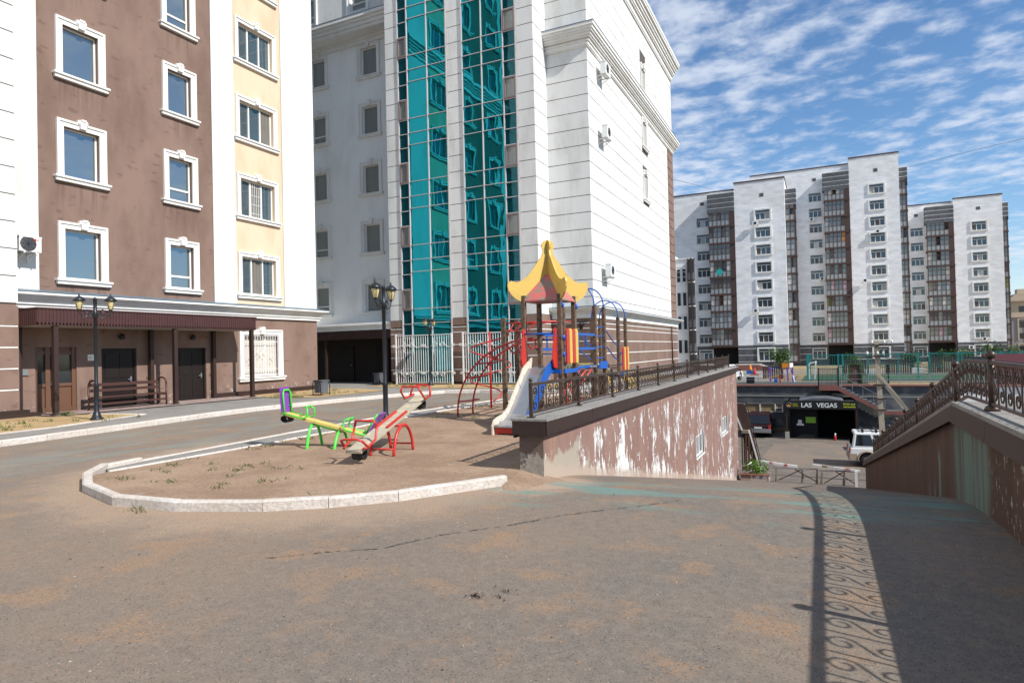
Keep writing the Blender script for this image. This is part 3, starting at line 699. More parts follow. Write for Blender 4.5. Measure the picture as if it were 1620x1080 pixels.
# recessed porch of the rear wing
m = MB(); m.box(-36, -20.3, 31.4, 31.5, 0, 3.3); m.box(-36, -20.3, 29.85, 31.4, 3.0, 3.1); m.build('wall', 'portal_dark', WB)
for a in (-26.6, -23.8):
    m = MB(); m.box(a, a+1.1, 31.33, 31.39, .12, 2.2); d = m.build('door', 'dark_door', WB); m = MB(); m.box(a+.9, a+.96, 31.28, 31.329, 1.05, 1.1); m.build('handle', 'steel', d)
m = MB(); m.box(-36, -20.47, 28.5, 28.53, 2.55, 3.0); m.box(-36, -20.47, 28.53, 29.8, 2.96, 3.0)
for i in range(150): a = -35.9+i*.1; m.box(a, a+.055, 28.487, 28.4995, 2.56, 2.99)
cn = m.build('canopy', 'brown_fascia', WB)
m = MB(); m.box(-36, -20.47, 28.56, 29.78, 2.9, 2.959); m.build('ceiling', 'concrete', cn)
for a in (-28.6, -25.25, -21.0): m = MB(); m.box(a-.06, a+.06, 28.58, 28.7, .1, 2.9); m.build('post', 'brown_metal', cn)
m = MB(); m.box(-36, -20.47, 28.42, 29.79, 3.03, 3.2); m.box(-36, -20.47, 28.34, 29.79, 3.201, 3.3); m.box(-36, -20.47, 28.26, 29.79, 3.301, 3.42); m.build('canopy_roof', 'grey_stucco', WB)
# tower front: pilasters, glass, corner
YT = 28.2; PT = Vector((0, YT+.014, 0)); G0 = 3.42
J = MB()
for a0, a1 in ((-20.46, -19.72), (-16.66, -15.86), (-12.78, -11.93)):
    m = MB(); rustic(m, PT, u, nf, (a0, a1), (G0, 24), .815, G0)
    if a0 < -13: m.build('pilaster', 'white_stucco', WB)
    J.box(a0+.004, a1-.004, YT+.015, YT+.5, 3.3, 24)
rustic(m, Vector((-11.944, 0, 0)), Y_, X_, (YT+.016, 29.79), (G0, 24), .815, G0)
J.box(-12.5, -11.945, YT+.05, 30.2, 0, 24); J.box(-20.45, -20.2, YT+.05, 29.8, 0, 24)
rustic(m, Vector((0, 29.814, 0)), u, nf, (-11.929, -9.8), (G0, 16.35), .815, G0); rustic(m, Vector((0, 29.814, 0)), u, nf, (-11.929, -9.8), (17.3, 23), .815, G0)
sh = [(40.6, 41.6, 18.0, 19.5), (40.6, 41.6, 14.45, 16.05), (40.6, 41.6, 11.1, 12.7)]
PS = Vector((-9.814, 0, 0)); hz = [(h[0]-.24, h[1]+.24, h[2]-.22, h[3]+.24) for h in sh]
m.build('grooved_wall', 'white_stucco', WB); m = MB(); rustic(m, PS, Y_, X_, (29.801, 47.9), (3.75, 22.0), .815, G0, holes=hz); rustic(m, PS, Y_, X_, (47.9, 49.8), (16.4, 22), .815, G0)
m.build('grooved_wall', 'white_stucco', WB)
facade(J, Vector((-9.815, 0, 0)), Y_, X_, (29.816, 49.79), (0, 23), sh, .2)
J.box(-12.4, -9.86, 29.815, 30.2, 0, 23); J.box(-36, -10.1, 33, 49.7, 0, 23.2)
J.build('wall', 'dark_joint', WB)
m = MB(); rustic(m, PS, Y_, X_, (47.9, 49.8), (3.75, 16.4), .62, 3.75, .04, .05); m.build('grooved_wall', 'brown_stucco', WB, label='brown corner strip at the far end of the long side')
# brown ground floor with white joints
for grp in (((PS, Y_, X_, 29.8, 49.8, .04), (Vector((0, 29.814, 0)), u, nf, -11.92, -9.81, .036)), ((PT, u, nf, -20.46, -19.72, .036),), ((PT, u, nf, -16.66, -15.86, .036),), ((PT, u, nf, -12.78, -11.93, .036), (Vector((-11.944, 0, 0)), Y_, X_, YT+.016, 29.75, .036))):
    m = MB(); J = MB()
    for q, uu, nn, a0, a1, dd in grp:
        for z0, z1 in cells(.25, 3.0, .62):
            zz = min(z1, z0+.62)-.045
            m.obox(q, uu, nn, a0, a1, 0, dd, z0, zz); J.obox(q, uu, nn, a0+.002, a1-.002, 0, dd+.014, zz+.002, zz+.043)
        m.obox(q, uu, nn, a0, a1, 0, dd, 3.06, 3.2 if len(grp) == 2 and a1 > -11.93 and dd == .04 or a1 == -9.81 else 3.41)
    c_ = m.build('ground_floor_cladding', 'brown_stucco', WB); J.build('joint_strip', 'white_trim', c_)
m = MB(); m.box(-20.6, -11.8, YT-.12, YT+.02, .05, .2); m.box(-12, -9.6, 29.6, 29.78, .05, .24); m.box(-9.79, -9.6, 29.6, 50, .05, .24); m.build('plinth', 'brown_metal', WB)
# cornices of the corner block
def wrapband(prof, name='cornice', flash=True):
    m = MB()
    for d, z0, z1 in prof:
        m.box(-11.925, -9.8+d, 29.8-d, 29.8, z0, z1); m.box(-9.9, -9.8+d, 29.8, 49.8+d, z0, z1)
    m.build(name, 'white_trim', WB)
    if flash:
        d, z0, z1 = prof[-1]; m = MB(); m.box(-11.925, -9.78+d, 29.78-d, 29.78, z1+.002, z1+.04); m.box(-9.8, -9.78+d, 29.78, 49.8+d, z1+.002, z1+.04); m.build('cornice_flashing', 'blue_flashing', WB)
wrapband([(.08, 3.2, 3.42), (.14, 3.421, 3.46), (.12, 3.461, 3.50), (.2, 3.501, 3.55), (.28, 3.551, 3.60), (.36, 3.601, 3.66), (.44, 3.661, 3.72)])
wrapband([(.06, 16.30, 16.36), (.10, 16.361, 16.52), (.16, 16.521, 16.58), (.10, 16.581, 16.66), (.24, 16.661, 16.74), (.30, 16.741, 16.86), (.38, 16.861, 16.95), (.44, 16.951, 17.1), (.50, 17.101, 17.25)])
wrapband([(.08, 21.9, 22.0), (.12, 22.001, 22.3), (.22, 22.301, 22.4), (.28, 22.401, 22.6), (.38, 22.601, 22.75), (.46, 22.751, 22.95), (.58, 22.951, 23.1), (.62, 23.101, 23.3)], flash=False)
for h in sh: window(WB, PS, Y_, X_, *h, kind='two', pane='pane_light', dep=.09)
# glass curtain walls
def curtain(a0, a1, cols, narrow):
    """cols = mullion positions; narrow = the column of small brown casements"""
    fr = MB(); pg = MB(); yg = YT+.02
    P0 = Vector((0, yg, 0)); zb = .18
    zl = [.18]
    tall = [(2.75, 3.35), (3.35, 4.0)]
    for k in range(-1, 7):
        b = 4.0+3.3*k
        zl += [b, b+1.92, b+2.55]
    zl = sorted({z for z in zl if .1 < z < 24})+[24]
    edges = [a0]+cols+[a1]
    nc = 0 if narrow == 'l' else len(edges)-2
    for i, (c0, c1) in enumerate(zip(edges, edges[1:])):
        w = .024 if 0 < i else .035
        fr.obox(P0, u, nf, c0-w, c0+w, -.02, .07, zb, 24)
        if i == nc:
            zz = [.18, .9]
            for k in range(-1, 7):
                b = 3.95+3.3*k; zz += [b, b+1.08, b+1.85, b+2.57]
            zz = sorted({z for z in zz if .1 < z < 24})+[24]
            for z0, z1 in zip(zz, zz[1:]):
                fr.obox(P0, u, nf, c0+w, c1-w, -.02, .055, z0-.017, z0+.017)
                if abs(((z0-3.95)/3.3)-round((z0-3.95)/3.3)) < .01 and z0 > 3 and z1-z0 < 1.2:
                    f = MB(); q = .075
                    f.obox(P0, u, nf, c0+w+.005, c1-w-.005, .0, .09, z0+.03, z0+.03+q); f.obox(P0, u, nf, c0+w+.005, c1-w-.005, .0, .09, z1-.03-q, z1-.03)
                    f.obox(P0, u, nf, c0+w+.005, c0+w+q, .0, .09, z0+.03+q, z1-.03-q); f.obox(P0, u, nf, c1-w-q, c1-w-.005, .0, .09, z0+.03+q, z1-.03-q)
                    o = f.build('casement', 'tan_plastic' if random.random() < .1 else 'brown_casement', WB)
                    f = MB(); f.obox(P0, u, nf, c0+w+.07, c1-w-.07, .0, .03, z0+.1, z1-.1); f.build('pane', 'pane_grey', o)
                else:
                    GL.mi = 1; GL.quad((c0+w-.01, YT+.015, z0), (c1-w+.01, YT+.015, z0), (c1-w+.01, YT+.015, z1), (c0+w-.01, YT+.015, z1)); GL.mi = 0
        else:
            for z0, z1 in zip(zl, zl[1:]):
                fr.obox(P0, u, nf, c0+w, c1-w, -.02, .055, z0-.015, z0+.015)
                t = MB(); 
                rr = random.Random(int(z0*100+c0*10)); tx, tz = rr.uniform(-.003, .003), rr.uniform(-.003, .003)
                A0, A1 = c0+w-.01, c1-w+.01
                yy = lambda a, z: YT+.015+(a-(A0+A1)/2)*tx+(z-(z0+z1)/2)*tz
                GL.quad((A0, yy(A0, z0), z0), (A1, yy(A1, z0), z0), (A1, yy(A1, z1), z1), (A0, yy(A0, z1), z1))
    fr.obox(P0, u, nf, a1-.035, a1+.035, -.02, .07, zb, 24)
    c = fr.build('glazing_frame', 'mullion_grey', WB)
    GL.build('pane', ['pane_teal', 'pane_spandrel'], c, fix=False)
    m = MB(); m.box(a0, a1, YT+.12, YT+.2, 0, 24); m.build('back_wall', 'slate', c)
paint('brown_casement', (.20, .15, .14), .5); paint('mullion_grey', (.52, .49, .49), .45)
GL = MB(); curtain(-19.67, -16.71, [-19.08, -17.87], 'l')
GL = MB(); curtain(-15.81, -12.83, [-14.70, -13.52], 'r')
# white ground-floor grilles with scrolls
def scroll(c, r, turns=1.4, s=1, up=1, ax='x', n=14):
    out = []
    for i in range(n+1):
        t = i/n; a = t*turns*2*pi; q = r*(1-.72*t)
        dx, dz = s*(r-q*cos(a)) if False else s*q*cos(a), up*q*sin(a)
        out.append(Vector(c)+(Vector((dx, 0, dz)) if ax == 'x' else Vector((0, dx, dz))))
    return out
for a0, a1 in ((-19.95, -16.6), (-15.95, -12.75)):
    m = MB(); y = YT-.28; k = int((a1-a0)/.135)
    for i in range(k+1): a = a0+.02+i*(a1-a0-.04)/k; m.bar((a, y, .18), (a, y, 2.62), .022)
    for z in (.2, .72, 2.62): m.bar((a0, y, z), (a1, y, z), .04 if z > 2 else .025)
    for a in (a0, a1): m.box(a-.035, a+.035, y-.035, y+.035, .1, 2.68)
    for z, ss in ((2.15, -1), (.62, 1)):
        for cx in (a0+.75, a1-.75):
            for s in (-1, 1):
                m.tube(scroll((cx+s*.2, y-.03, z), .15, 1.4, -s, ss), .012, 5, caps=False)
                m.tube([(cx+s*(.33+.6*t/10), y-.03, z+ss*(.0+.16*math.sin(t/10*pi))) for t in range(11)], .012, 5)
                m.tube(scroll((cx+s*.85, y-.03, z+.06*ss), .09, 1.2, s, ss), .011, 5, caps=False)
    m.build('window_grille', 'white_pvc', WB)
# downpipe, wall lamps, camera
m = MB(); m.tube([(-9.66, 47.2, .3), (-9.66, 47.2, 3.2)], .05, 8); m.build('downpipe', 'brown_metal', WB)
m = MB(); m.lathe([(.02, 0), (.08, .03), (.11, .22), (.13, .24), (.03, .36)], (-10.3, 29.4, 2.65), 8); m.tube([(-10.3, 29.42, 2.95), (-10.3, 29.6, 3.05), (-10.3, 29.8, 2.9)], .014, 6); m.build('porch_lamp', 'black_metal', WB)
for i, (z, d) in enumerate(((16.0-.55, 'topmost'), (12.25, 'middle'), (5.3, 'lowest'))):
    ac_unit((-9.795, 31.2, z), Y_, X_, '%s air conditioner of three on the white grooved side wall' % d, w=.85, h=.62)
# ------------------------------------------------------------------ parapet walls of the ramp
LW = empty('retaining_wall', (-3.75, 19, -4), 'low brown wall left of the ramp, its paint flaking off in white patches', 'wall')
wh = [(19.95, 21.35, -1.66, -1.0), (25.6, 27.1, -1.70, -1.05)]
PL = Vector((-3.46, 0, 0)); m = MB()
facade(m, PL, Y_, X_, (8.2, 30.6), (-4.4, .56), wh, .18)
m.build('wall', 'peeling_paint', LW, fix=False)
m = MB(); m.box(-3.82, -3.461, 8.2, 8.215, -.4, .56); m.box(-3.82, -3.6, 8.216, 30.59, -.5, .50); m.box(-3.72, -3.47, 30.5, 30.6, -4.4, .5)
m.build('wall', 'cement_end', LW, label='bare cement end of the wall')
m = MB()
yy = 8.12
while yy < 30.6:
    y1 = min(yy+1.95, 30.68); m.box(-3.40, -3.37, yy+.004, y1-.004, .545, .735); yy = y1
m.box(-3.88, -3.401, 8.10, 8.13, .545, .735); m.box(-3.88, -3.85, 8.131, 30.6, .5, .735); m.build('coping_fascia', 'brown_metal', LW)
m = MB(); yy = 8.10
while yy < 30.6: y1 = min(yy+.98, 30.7); m.box(-3.90, -3.36, yy+.004, y1-.004, .737, .765); yy = y1
m.build('coping', 'coping_stone', LW)
for h in wh:
    window(LW, PL, Y_, X_, *h, kind='two', pane='pane_grey', cas=0, key=False, sill=False, dep=.1)
    f = MB(); a0, a1, z0, z1 = h
    f.obox(PL, Y_, X_, a0-.03, a1+.03, -.05, .03, z0-.04, z0); f.obox(PL, Y_, X_, a0-.03, a0, -.05, .012, z0, z1); f.obox(PL, Y_, X_, a1, a1+.03, -.05, .012, z0, z1)
    f.build('window_frame', 'white_pvc', LW)
m = MB(); m.box(-14.5, -3.73, 30.52, 30.98, -5, .05); structure(m, 'terrace_edge', 'concrete')
def ccoil(c, r0, turns, s, t0, n=16):
    out = []
    for i in range(n+1):
        t = i/n; r = r0*(1-.7*t); a = t0+s*turns*2*pi*t; out.append((c[0]+r*cos(a), c[1]+r*sin(a)))
    return out
def rail_panel(mp, x, ya, yb, za, zb, H, rich):
    """one panel between two posts; za/zb = coping height at either end"""
    f = lambda y: za+(zb-za)*(y-ya)/(yb-ya)
    for z, w in ((.07, .03), (H, .04)): mp.bar((x, ya, f(ya)+z), (x, yb, f(yb)+z), w, w)
    n = 7; L = (yb-ya)/n
    for i in range(n):
        y0 = ya+L*i; yc = y0+L*.5
        if i: mp.bar((x, y0, f(y0)+.085), (x, y0, f(y0)+H-.02), .014)
        c1 = (yc, .07+(H-.07)*.26); c2 = (yc, .07+(H-.07)*.74); rr = L*.30 if rich else L*.27
        a = ccoil(c1, rr, 1.15, 1, pi*.5+.9, 12 if rich else 7); b = ccoil(c2, rr, 1.15, 1, -pi*.5+.9, 12 if rich else 7)
        path = a[::-1]+b if True else a
        mp.tube([(x, p[0], f(p[0])+p[1]) for p in path], .0085 if rich else .010, 5 if rich else 3, caps=False)
def post(mp, x, y, z, H, rich=True):
    mp.box(x-.022, x+.022, y-.022, y+.022, z, z+H+.03) if not rich else mp.tube([(x, y, z), (x, y, z+H+.04)], .032, 12)
    if rich: mp.lathe([(.07, 0), (.072, .02), (.06, .045), (.034, .06)], (x, y, z), 14)
    else: mp.box(x-.05, x+.05, y-.05, y+.05, z, z+.015)
    r = .048 if rich else .032
    mp.blob((x, y, z+H+.04+r*.8), (r, r, r), 12 if rich else 8, 8 if rich else 5)
def railing(x, ys, zf, H, label, rich):
    r = empty('railing', (x, ys[0], zf(ys[0])), label, 'railing', 'iron railings on the walls beside the ramp')
    for i, y in enumerate(ys):
        m = MB(); post(m, x, y, zf(y), H, rich or False); m.build('post', 'rail_metal', r, fix=rich)
    for a, b in zip(ys, ys[1:]):
        m = MB(); ka = [a]+[k for k in (9.4,) if a < k < b and rich]+[b]
        for p, q in zip(ka, ka[1:]):
            if len(ka) == 3:
                f = lambda y: zf(y); n = max(1, round((q-p)/.27)); L = (q-p)/n
                for z, w in ((.07, .03), (H, .04)): m.bar((x, p, f(p)+z), (x, q, f(q)+z), w, w)
                for i in range(n):
                    yc = p+L*(i+.5); y0 = p+L*i
                    if i or p != a: m.bar((x, y0, f(y0)+.085), (x, y0, f(y0)+H-.02), .014)
                    aa = ccoil((yc, .07+(H-.07)*.26), L*.3, 1.15, 1, pi*.5+.9, 12); bb = ccoil((yc, .07+(H-.07)*.74), L*.3, 1.15, 1, -pi*.5+.9, 12)
                    m.tube([(x, t[0], f(t[0])+t[1]) for t in aa[::-1]+bb], .0085, 5, caps=False)
            else: rail_panel(m, x, p, q, zf(p), zf(q), H, rich)
        m.build('railing_panel', 'rail_metal', r, fix=False)
    return r
railing(-3.66, [8.27+1.95*i for i in range(12)], lambda y: .765, .46, 'brown iron railing on the wall left of the ramp, in front of the playground', False)
railing(-8.9, [24.6+1.5*i for i in range(5)], lambda y: .30, .62, 'brown iron railing standing behind the other one, close to the grooved white house', False)
m = MB(); m.box(-9.05, -8.75, 24.4, 30.8, 0, .3); tag(m.build('low_wall', 'concrete'), 'low concrete base under the rear railing beside the grooved white house', 'wall')
KY = 9.35; ZT = .965
def rz(y): return ZT if y <= KY else ZT-.196*(y-KY)
RW = empty('retaining_wall', (1.9, 12, -4), 'brown wall right of the ramp, shaded, streaked green and topped by a wide coping', 'wall')
m = MB(); m.quad((1.45, -3, -.3), (1.45, KY, -.5), (1.45, KY, ZT-.2), (1.45, -3, ZT-.2)); m.quad((1.45, KY, -.8), (1.45, 29, -5), (1.45, 29, rz(29)-.2), (1.45, KY, ZT-.2))
m.quad((1.45, 29, -5), (2.1, 29, -5), (2.1, 29, rz(29)-.1), (1.45, 29, rz(29)-.1)); m.quad((2.1, 29, -5.2), (2.1, -3, -5.2), (2.1, -3, ZT-.2), (2.1, KY, ZT-.2), (2.1, 29, rz(29)-.2)); m.quad((1.45, -3, -1), (2.1, -3, -1), (2.1, -3, ZT-.2), (1.45, -3, ZT-.2))
m.build('wall', 'stained_brown', RW)
m = MB(); yy = -3.
while yy < 29:
    y1 = min(yy+1.5, 29.05)
    if yy < KY < y1: y1 = KY
    a, b = rz(yy+.003), rz(y1-.003)
    j = random.uniform(-.003, .003)
    m.hexa([(1.37+j, yy+.003, a-.24), (1.385+j, yy+.003, a-.24), (1.385+j, y1-.003, b-.24), (1.37+j, y1-.003, b-.24), (1.40, yy+.003, a-.005), (1.43, yy+.003, a-.005), (1.43, y1-.003, b-.005), (1.40, y1-.003, b-.005)]); yy = y1
m.box(2.16, 2.18, -3, KY, ZT-.24, ZT-.005); m.build('coping_fascia', 'brown_metal', RW)
m = MB(); yy = -3.
while yy < 29:
    y1 = min(yy+1.0, 29.05)
    if yy < KY < y1: y1 = KY
    a, b = rz(yy+.003), rz(y1-.003)
    m.hexa([(1.395, yy+.004, a-.05), (2.19, yy+.004, a-.05), (2.19, y1-.004, b-.05), (1.395, y1-.004, b-.05), (1.395, yy+.004, a), (2.19, yy+.004, a), (2.19, y1-.004, b), (1.395, y1-.004, b)]); yy = y1
m.build('coping', 'coping_stone', RW)
railing(1.575, [-1.7+1.97*i for i in range(15)], rz, .495, 'brown iron railing with scrolls and ball-topped posts on the wall right of the ramp', True)
# ------------------------------------------------------------------ playground tower
PG = empty('playground_tower', (-5.65, 14, .05), 'wooden playground tower with curved yellow roof, slide, red climbing frame and blue hoops', 'playground tower')
def posts(x0, x1, y0, y1, zt, zb=0):
    for x in (x0, x1):
        for y in (y0, y1):
            m = MB(); c = .012; w = .052
            m.prism([(x-w+c, y-w), (x+w-c, y-w), (x+w, y-w+c), (x+w, y+w-c), (x+w-c, y+w), (x-w+c, y+w), (x-w, y+w-c), (x-w, y-w+c)], 'z', zb, zt); m.build('post', 'wood_post', PG)
AX0, AX1, AY0, AY1 = -6.1, -5.22, 13.5, 14.4
posts(AX0, AX1, AY0, AY1, 2.95); posts(-6.4, -5.5, 16.8, 17.62, 2.86); posts(-6.65, -5.78, 20.0, 20.85, 2.68)
for (x0, x1, y0, y1, z) in ((AX0, AX1, AY0, AY1, 1.30), (-6.4, -5.5, 16.8, 17.62, 1.30), (-6.65, -5.78, 20.0, 20.85, .95)):
    m = MB(); m.box(x0+.06, x1-.06, y0-.03, y1+.03, z-.08, z); m.build('platform', 'yellow_board', PG)
    m = MB(); m.box(x0-.02, x1+.02, y0-.09, y0-.06, z-.12, z-.03); m.box(x0-.02, x1+.02, y1+.06, y1+.09, z-.12, z-.03); m.box(x1+.06, x1+.09, y0, y1, z-.12, z-.03); m.build('platform_beam', 'blue_paint', PG)
# roof: four curved yellow fins over a red pyramid
cx, cy = (AX0+AX1)/2, (AY0+AY1)/2; ze = 2.84; hw = .49
m = MB()
for i in range(4):
    c = [(-1, -1), (1, -1), (1, 1), (-1, 1)]; a, b = c[i], c[(i+1) % 4]
    m.quad((cx+a[0]*hw, cy+a[1]*hw, ze), (cx+b[0]*hw, cy+b[1]*hw, ze), (cx+b[0]*.07, cy+b[1]*.07, ze+.60), (cx+a[0]*.07, cy+a[1]*.07, ze+.60))
    m.quad((cx+a[0]*hw, cy+a[1]*hw, ze-.03), (cx+b[0]*hw, cy+b[1]*hw, ze-.03), (cx+b[0]*hw, cy+b[1]*hw, ze), (cx+a[0]*hw, cy+a[1]*hw, ze))
m.quad(*[(cx+a*hw, cy+b*hw, ze-.03) for a, b in ((-1, -1), (1, -1), (1, 1), (-1, 1))]); m.build('roof', 'pink_roof', PG)
outer = [(.68, -.02), (.80, .03), (.91, .12), (.99, .24), (1.01, .35), (.98, .42), (.92, .45), (.86, .43), (.77, .42), (.66, .46), (.54, .55), (.43, .67), (.33, .80), (.24, .93), (.165, 1.02), (.115, 1.16), (.145, 1.23), (.15, 1.31), (.10, 1.38), (0, 1.41), (0, .50), (.12, .50)]
outer = [(r, ze+z) for r, z in outer]
for i in range(4):
    d = Vector(((-1, 1, 1, -1)[i], (-1, -1, 1, 1)[i], 0)).normalized(); t = Vector((-d.y, d.x, 0))*.018
    m = MB(); k = len(outer); P = [Vector((cx, cy, 0))+d*r+Vector((0, 0, z)) for r, z in outer]
    m.v = [tuple(p+t) for p in P]+[tuple(p-t) for p in P]; m.f = [tuple(range(k)), tuple(range(k, 2*k))[::-1]]+[(j, j+k, (j+1) % k+k, (j+1) % k) for j in range(k)]
    m.m = [0]*len(m.f); m.sm = [False]*len(m.f); m.build('roof_fin', 'yellow_paint', PG)
# slide
sx0, sx1 = -5.92, -5.36
prof = [(13.52, 1.34), (13.2, 1.30), (13.0, 1.16), (12.7, .88), (12.4, .60), (12.15, .40), (11.9, .29), (11.65, .25), (11.5, .24)]
m = MB()
for (a, b) in zip(prof, prof[1:]): m.hexa([(sx0+.03, b[0], b[1]-.03), (sx1-.03, b[0], b[1]-.03), (sx1-.03, a[0], a[1]-.03), (sx0+.03, a[0], a[1]-.03), (sx0+.03, b[0], b[1]), (sx1-.03, b[0], b[1]), (sx1-.03, a[0], a[1]), (sx0+.03, a[0], a[1])])
m.tube([(sx0+.03, 11.49, .215), (sx1-.03, 11.49, .215)], .03, 10)
sl = m.build('slide', 'steel', PG)
top = [(y, z+.13+(.05 if 12.3 < y < 13.1 else 0)) for y, z in prof]; bot = [(y, z-.11) for y, z in prof]
poly = [(13.5, 1.56)]+top[1:-1]+[(11.5, .34), (11.42, .22), (11.42, .0), (11.50, .0), (11.58, .16)]+bot[::-1][2:]+[(13.5, 1.2)]
for x in (sx0-.005, sx1-.022): m = MB(); m.prism(poly, 'x', x, x+.028); m.build('side_panel', 'slide_side' if x < -5.6 else 'blue_paint', sl)
m = MB(); m.tube([(sx0-.012, y, z-.11) for y, z in prof[1:]], .022, 6); m.build('edge_strip', 'blue_paint', sl)
m = MB(); m.box(sx0+.04, sx1-.04, 11.5, 11.53, .08, .19); m.box(sx0+.05, sx0+.09, 11.5, 11.54, 0, .08); m.build('foot_board', 'red_paint', sl)
for x in (AX0+.02, AX1-.1):
    s = 1 if x > -5.8 else -1
    m = MB(); pl = [(13.42, 1.30), (13.25, 1.32), (13.2, 1.5), (13.26, 1.8), (13.32, 2.0), (13.32, 2.14), (13.4, 2.2), (13.47, 2.1), (13.47, 1.3)]
    m.prism(pl, 'x', x, x+.035); m.build('guard_panel', 'red_paint', PG)
m = MB(); m.tube([(AX0+.02, 13.38, 2.07), (AX1-.06, 13.38, 2.07)], .02, 8); m.tube([(AX0, 14.42, 1.95), (AX1, 14.42, 1.95)], .02, 8); m.tube([(AX0, 14.42, 1.6), (AX1, 14.42, 1.6)], .02, 8); m.build('hand_bar', 'blue_paint', PG)
# striped board panels
def striped(x, y0, y1, z0, z1):
    n = 4; w = (y1-y0)/n
    for i in range(n):
        a = y0+i*w+.012; b = a+w-.024; m = MB(); c = (a+b)/2
        m.prism([(a, z0+.03), (c, z0), (b, z0+.03), (b, z1-.04), (c+.02, z1), (c-.02, z1), (a, z1-.04)], 'x', x, x+.03); m.build('board', ('red_paint', 'yellow_paint')[i % 2], PG)
    m = MB()
    for z in (z0+.2, z1-.2): m.box(x-.03, x-.002, y0-.06, y1+.06, z-.03, z+.03)
    m.build('board_rail', 'blue_paint', PG)
striped(AX1+.09, AY0+.06, AY1-.06, 1.38, 2.18); striped(-5.78+.09, 20.06, 20.8, 1.0, 1.75)
m = MB()
for y in (AY0, AY1):
    for z in (1.6, 1.98, 2.7): m.blob((AX1+.06, y, z), (.05, .035, .06), 8, 6)
m.build('clamp', 'blue_paint', PG)
# bridge A-B
for x in (-6.2, -5.4):
    m = MB(); xb = x-.2 if x < -6 else x-.1
    for z in (1.25, 1.72, 2.08): m.bar((x, AY1+.06, z), (xb, 16.75, z), .05, .06)
    for t in (.35, .65): m.bar((x+(xb-x)*t, AY1+.06+2.3*t, 1.74), (x+(xb-x)*t, AY1+.06+2.3*t, 2.06), .03)
    m.build('bridge_rail', 'blue_paint', PG)
m = MB()
for i in range(12): y = 14.5+i*.19; m.box(-6.2, -5.45, y, y+.15, 1.22, 1.26)
m.build('bridge_deck', 'old_wood', PG)
# steps and rails B-C
m = MB()
for x in (-6.45, -5.58):
    for dz in (0, .45): m.tube([(x-.22*t, 17.65+2.3*t, 1.85+dz-.48*(3*t*t-2*t*t*t)) for t in [i/12 for i in range(13)]], .02, 8)
for z in (1.45, 1.75, 2.05, 2.3): m.tube([(-5.5, 16.8, z), (-5.5, 17.62, z)], .018, 6)
m.box(-5.42, -5.39, 16.86, 17.56, 1.16, 1.36)
m.build('hand_bar', 'blue_paint', PG)
m = MB()
for i in range(6): m.box(-6.55, -5.7, 17.8+i*.37, 18.05+i*.37, 1.2-.06*i, 1.24-.06*i)
m.build('bridge_deck', 'old_wood', PG)
# hoops
m = MB()
for (x0, x1, y, z) in ((-6.4, -5.5, 16.8, 2.84), (-6.4, -5.5, 17.62, 2.84), (-6.65, -5.78, 20.0, 2.66), (-6.65, -5.78, 20.85, 2.66)):
    m.tube([((x0+x1)/2-(x1-x0)/2*cos(t*pi/18), y, z+.58*sin(t*pi/18)**.8) for t in range(19)], .02, 8)
m.build('hoop', 'blue_paint', PG)
# second slide and yellow side at the far end
m = MB()
for x in (-5.95, -6.5): m.prism([(20.9, 1.0), (21.6, .5), (22.0, .12), (22.2, .1), (22.2, .0), (21.9, 0), (21.5, .3), (20.9, .8)], 'x', x, x+.03)
m.build('slide', 'yellow_paint', PG)
m = MB(); m.bar((-5.72, 20.3, .95), (-5.2, 20.3, .05), .05); m.bar((-5.72, 20.75, .95), (-5.2, 20.75, .05), .05)
for t in (.25, .5, .75): m.bar((-5.72+.52*t, 20.3, .95-.9*t), (-5.72+.52*t, 20.75, .95-.9*t), .04)
m.build('ladder', 'yellow_paint', PG)
# arched red climbing ladder on the left
def arc_pt(t, y): return Vector((-8.45+(2.35)*(1-cos(t*pi/2)), y, .0+1.98*sin(t*pi/2)))
ra = [arc_pt(i/14, 14.45-.45*i/14) for i in range(15)]; rb = [arc_pt(i/14, 15.25-.6*i/14) for i in range(15)]
m = MB(); m.tube(ra, .024, 8); m.tube(rb, .024, 8); m.tube([ra[0], ra[0]-Vector((0, 0, .05))], .03, 8)
for i in (2, 5, 7, 9, 11, 13):
    a, b = ra[i], rb[i]; d = Vector((.28 if i < 9 else .12, 0, -.22 if i > 7 else .02))
    m.tube([a, a*.75+b*.25+d, a*.25+b*.75+d, b], .02, 7)
m.build('climbing_frame', 'red_paint', PG, label='arched red ladder on the left of the tower')
# spiral pole
m = MB(); px, py = -8.75, 16.9; m.tube([(px, py, 0), (px, py, 2.28)], .032, 8)
sp = []
for i in range(70): t = i/69; a = -.6+t*2.1*2*pi; r = .12+.48*min(1, t*4)*(1); sp.append((px+r*cos(a), py+r*sin(a), .25+1.9*t))
sp += [(px+.45, py-.1, 2.25), (px+.75, py, 2.3), (-8.0, 16.9, 2.3)]
m.tube(sp, .022, 8); m.build('climbing_pole', 'red_paint', PG, label='red pole with a spiral bar round it')
for p in ((-8.02, 16.35), (-8.02, 17.25)):
    m = MB(); x, y = p; w = .055; m.box(x-w, x+w, y-w, y+w, 0, 2.62); m.build('post', 'wood_post', PG)
m = MB()
for y, y2 in ((16.42, 16.85), (17.2, 17.55)):
    m.tube([(-8.0, y, 2.48), (-6.4, y2, 2.5)], .022, 7); m.tube([(-8.0, y, 2.25), (-7.7, y, 2.26), (-7.4, y, 2.48)], .018, 6); m.tube([(-8.0, y, 2.05), (-7.75, y, 2.45)], .018, 6)
for i in range(1, 5): t = i/5; m.tube([(-8.0+1.6*t, 16.42+.43*t, 2.48), (-8.0+1.6*t, 17.2+.35*t, 2.48)], .018, 6)
m.tube([(-8, 16.35, 2.28), (-8, 17.25, 2.28)], .02, 6)
m.build('monkey_bars', 'red_paint', PG)
m = MB()
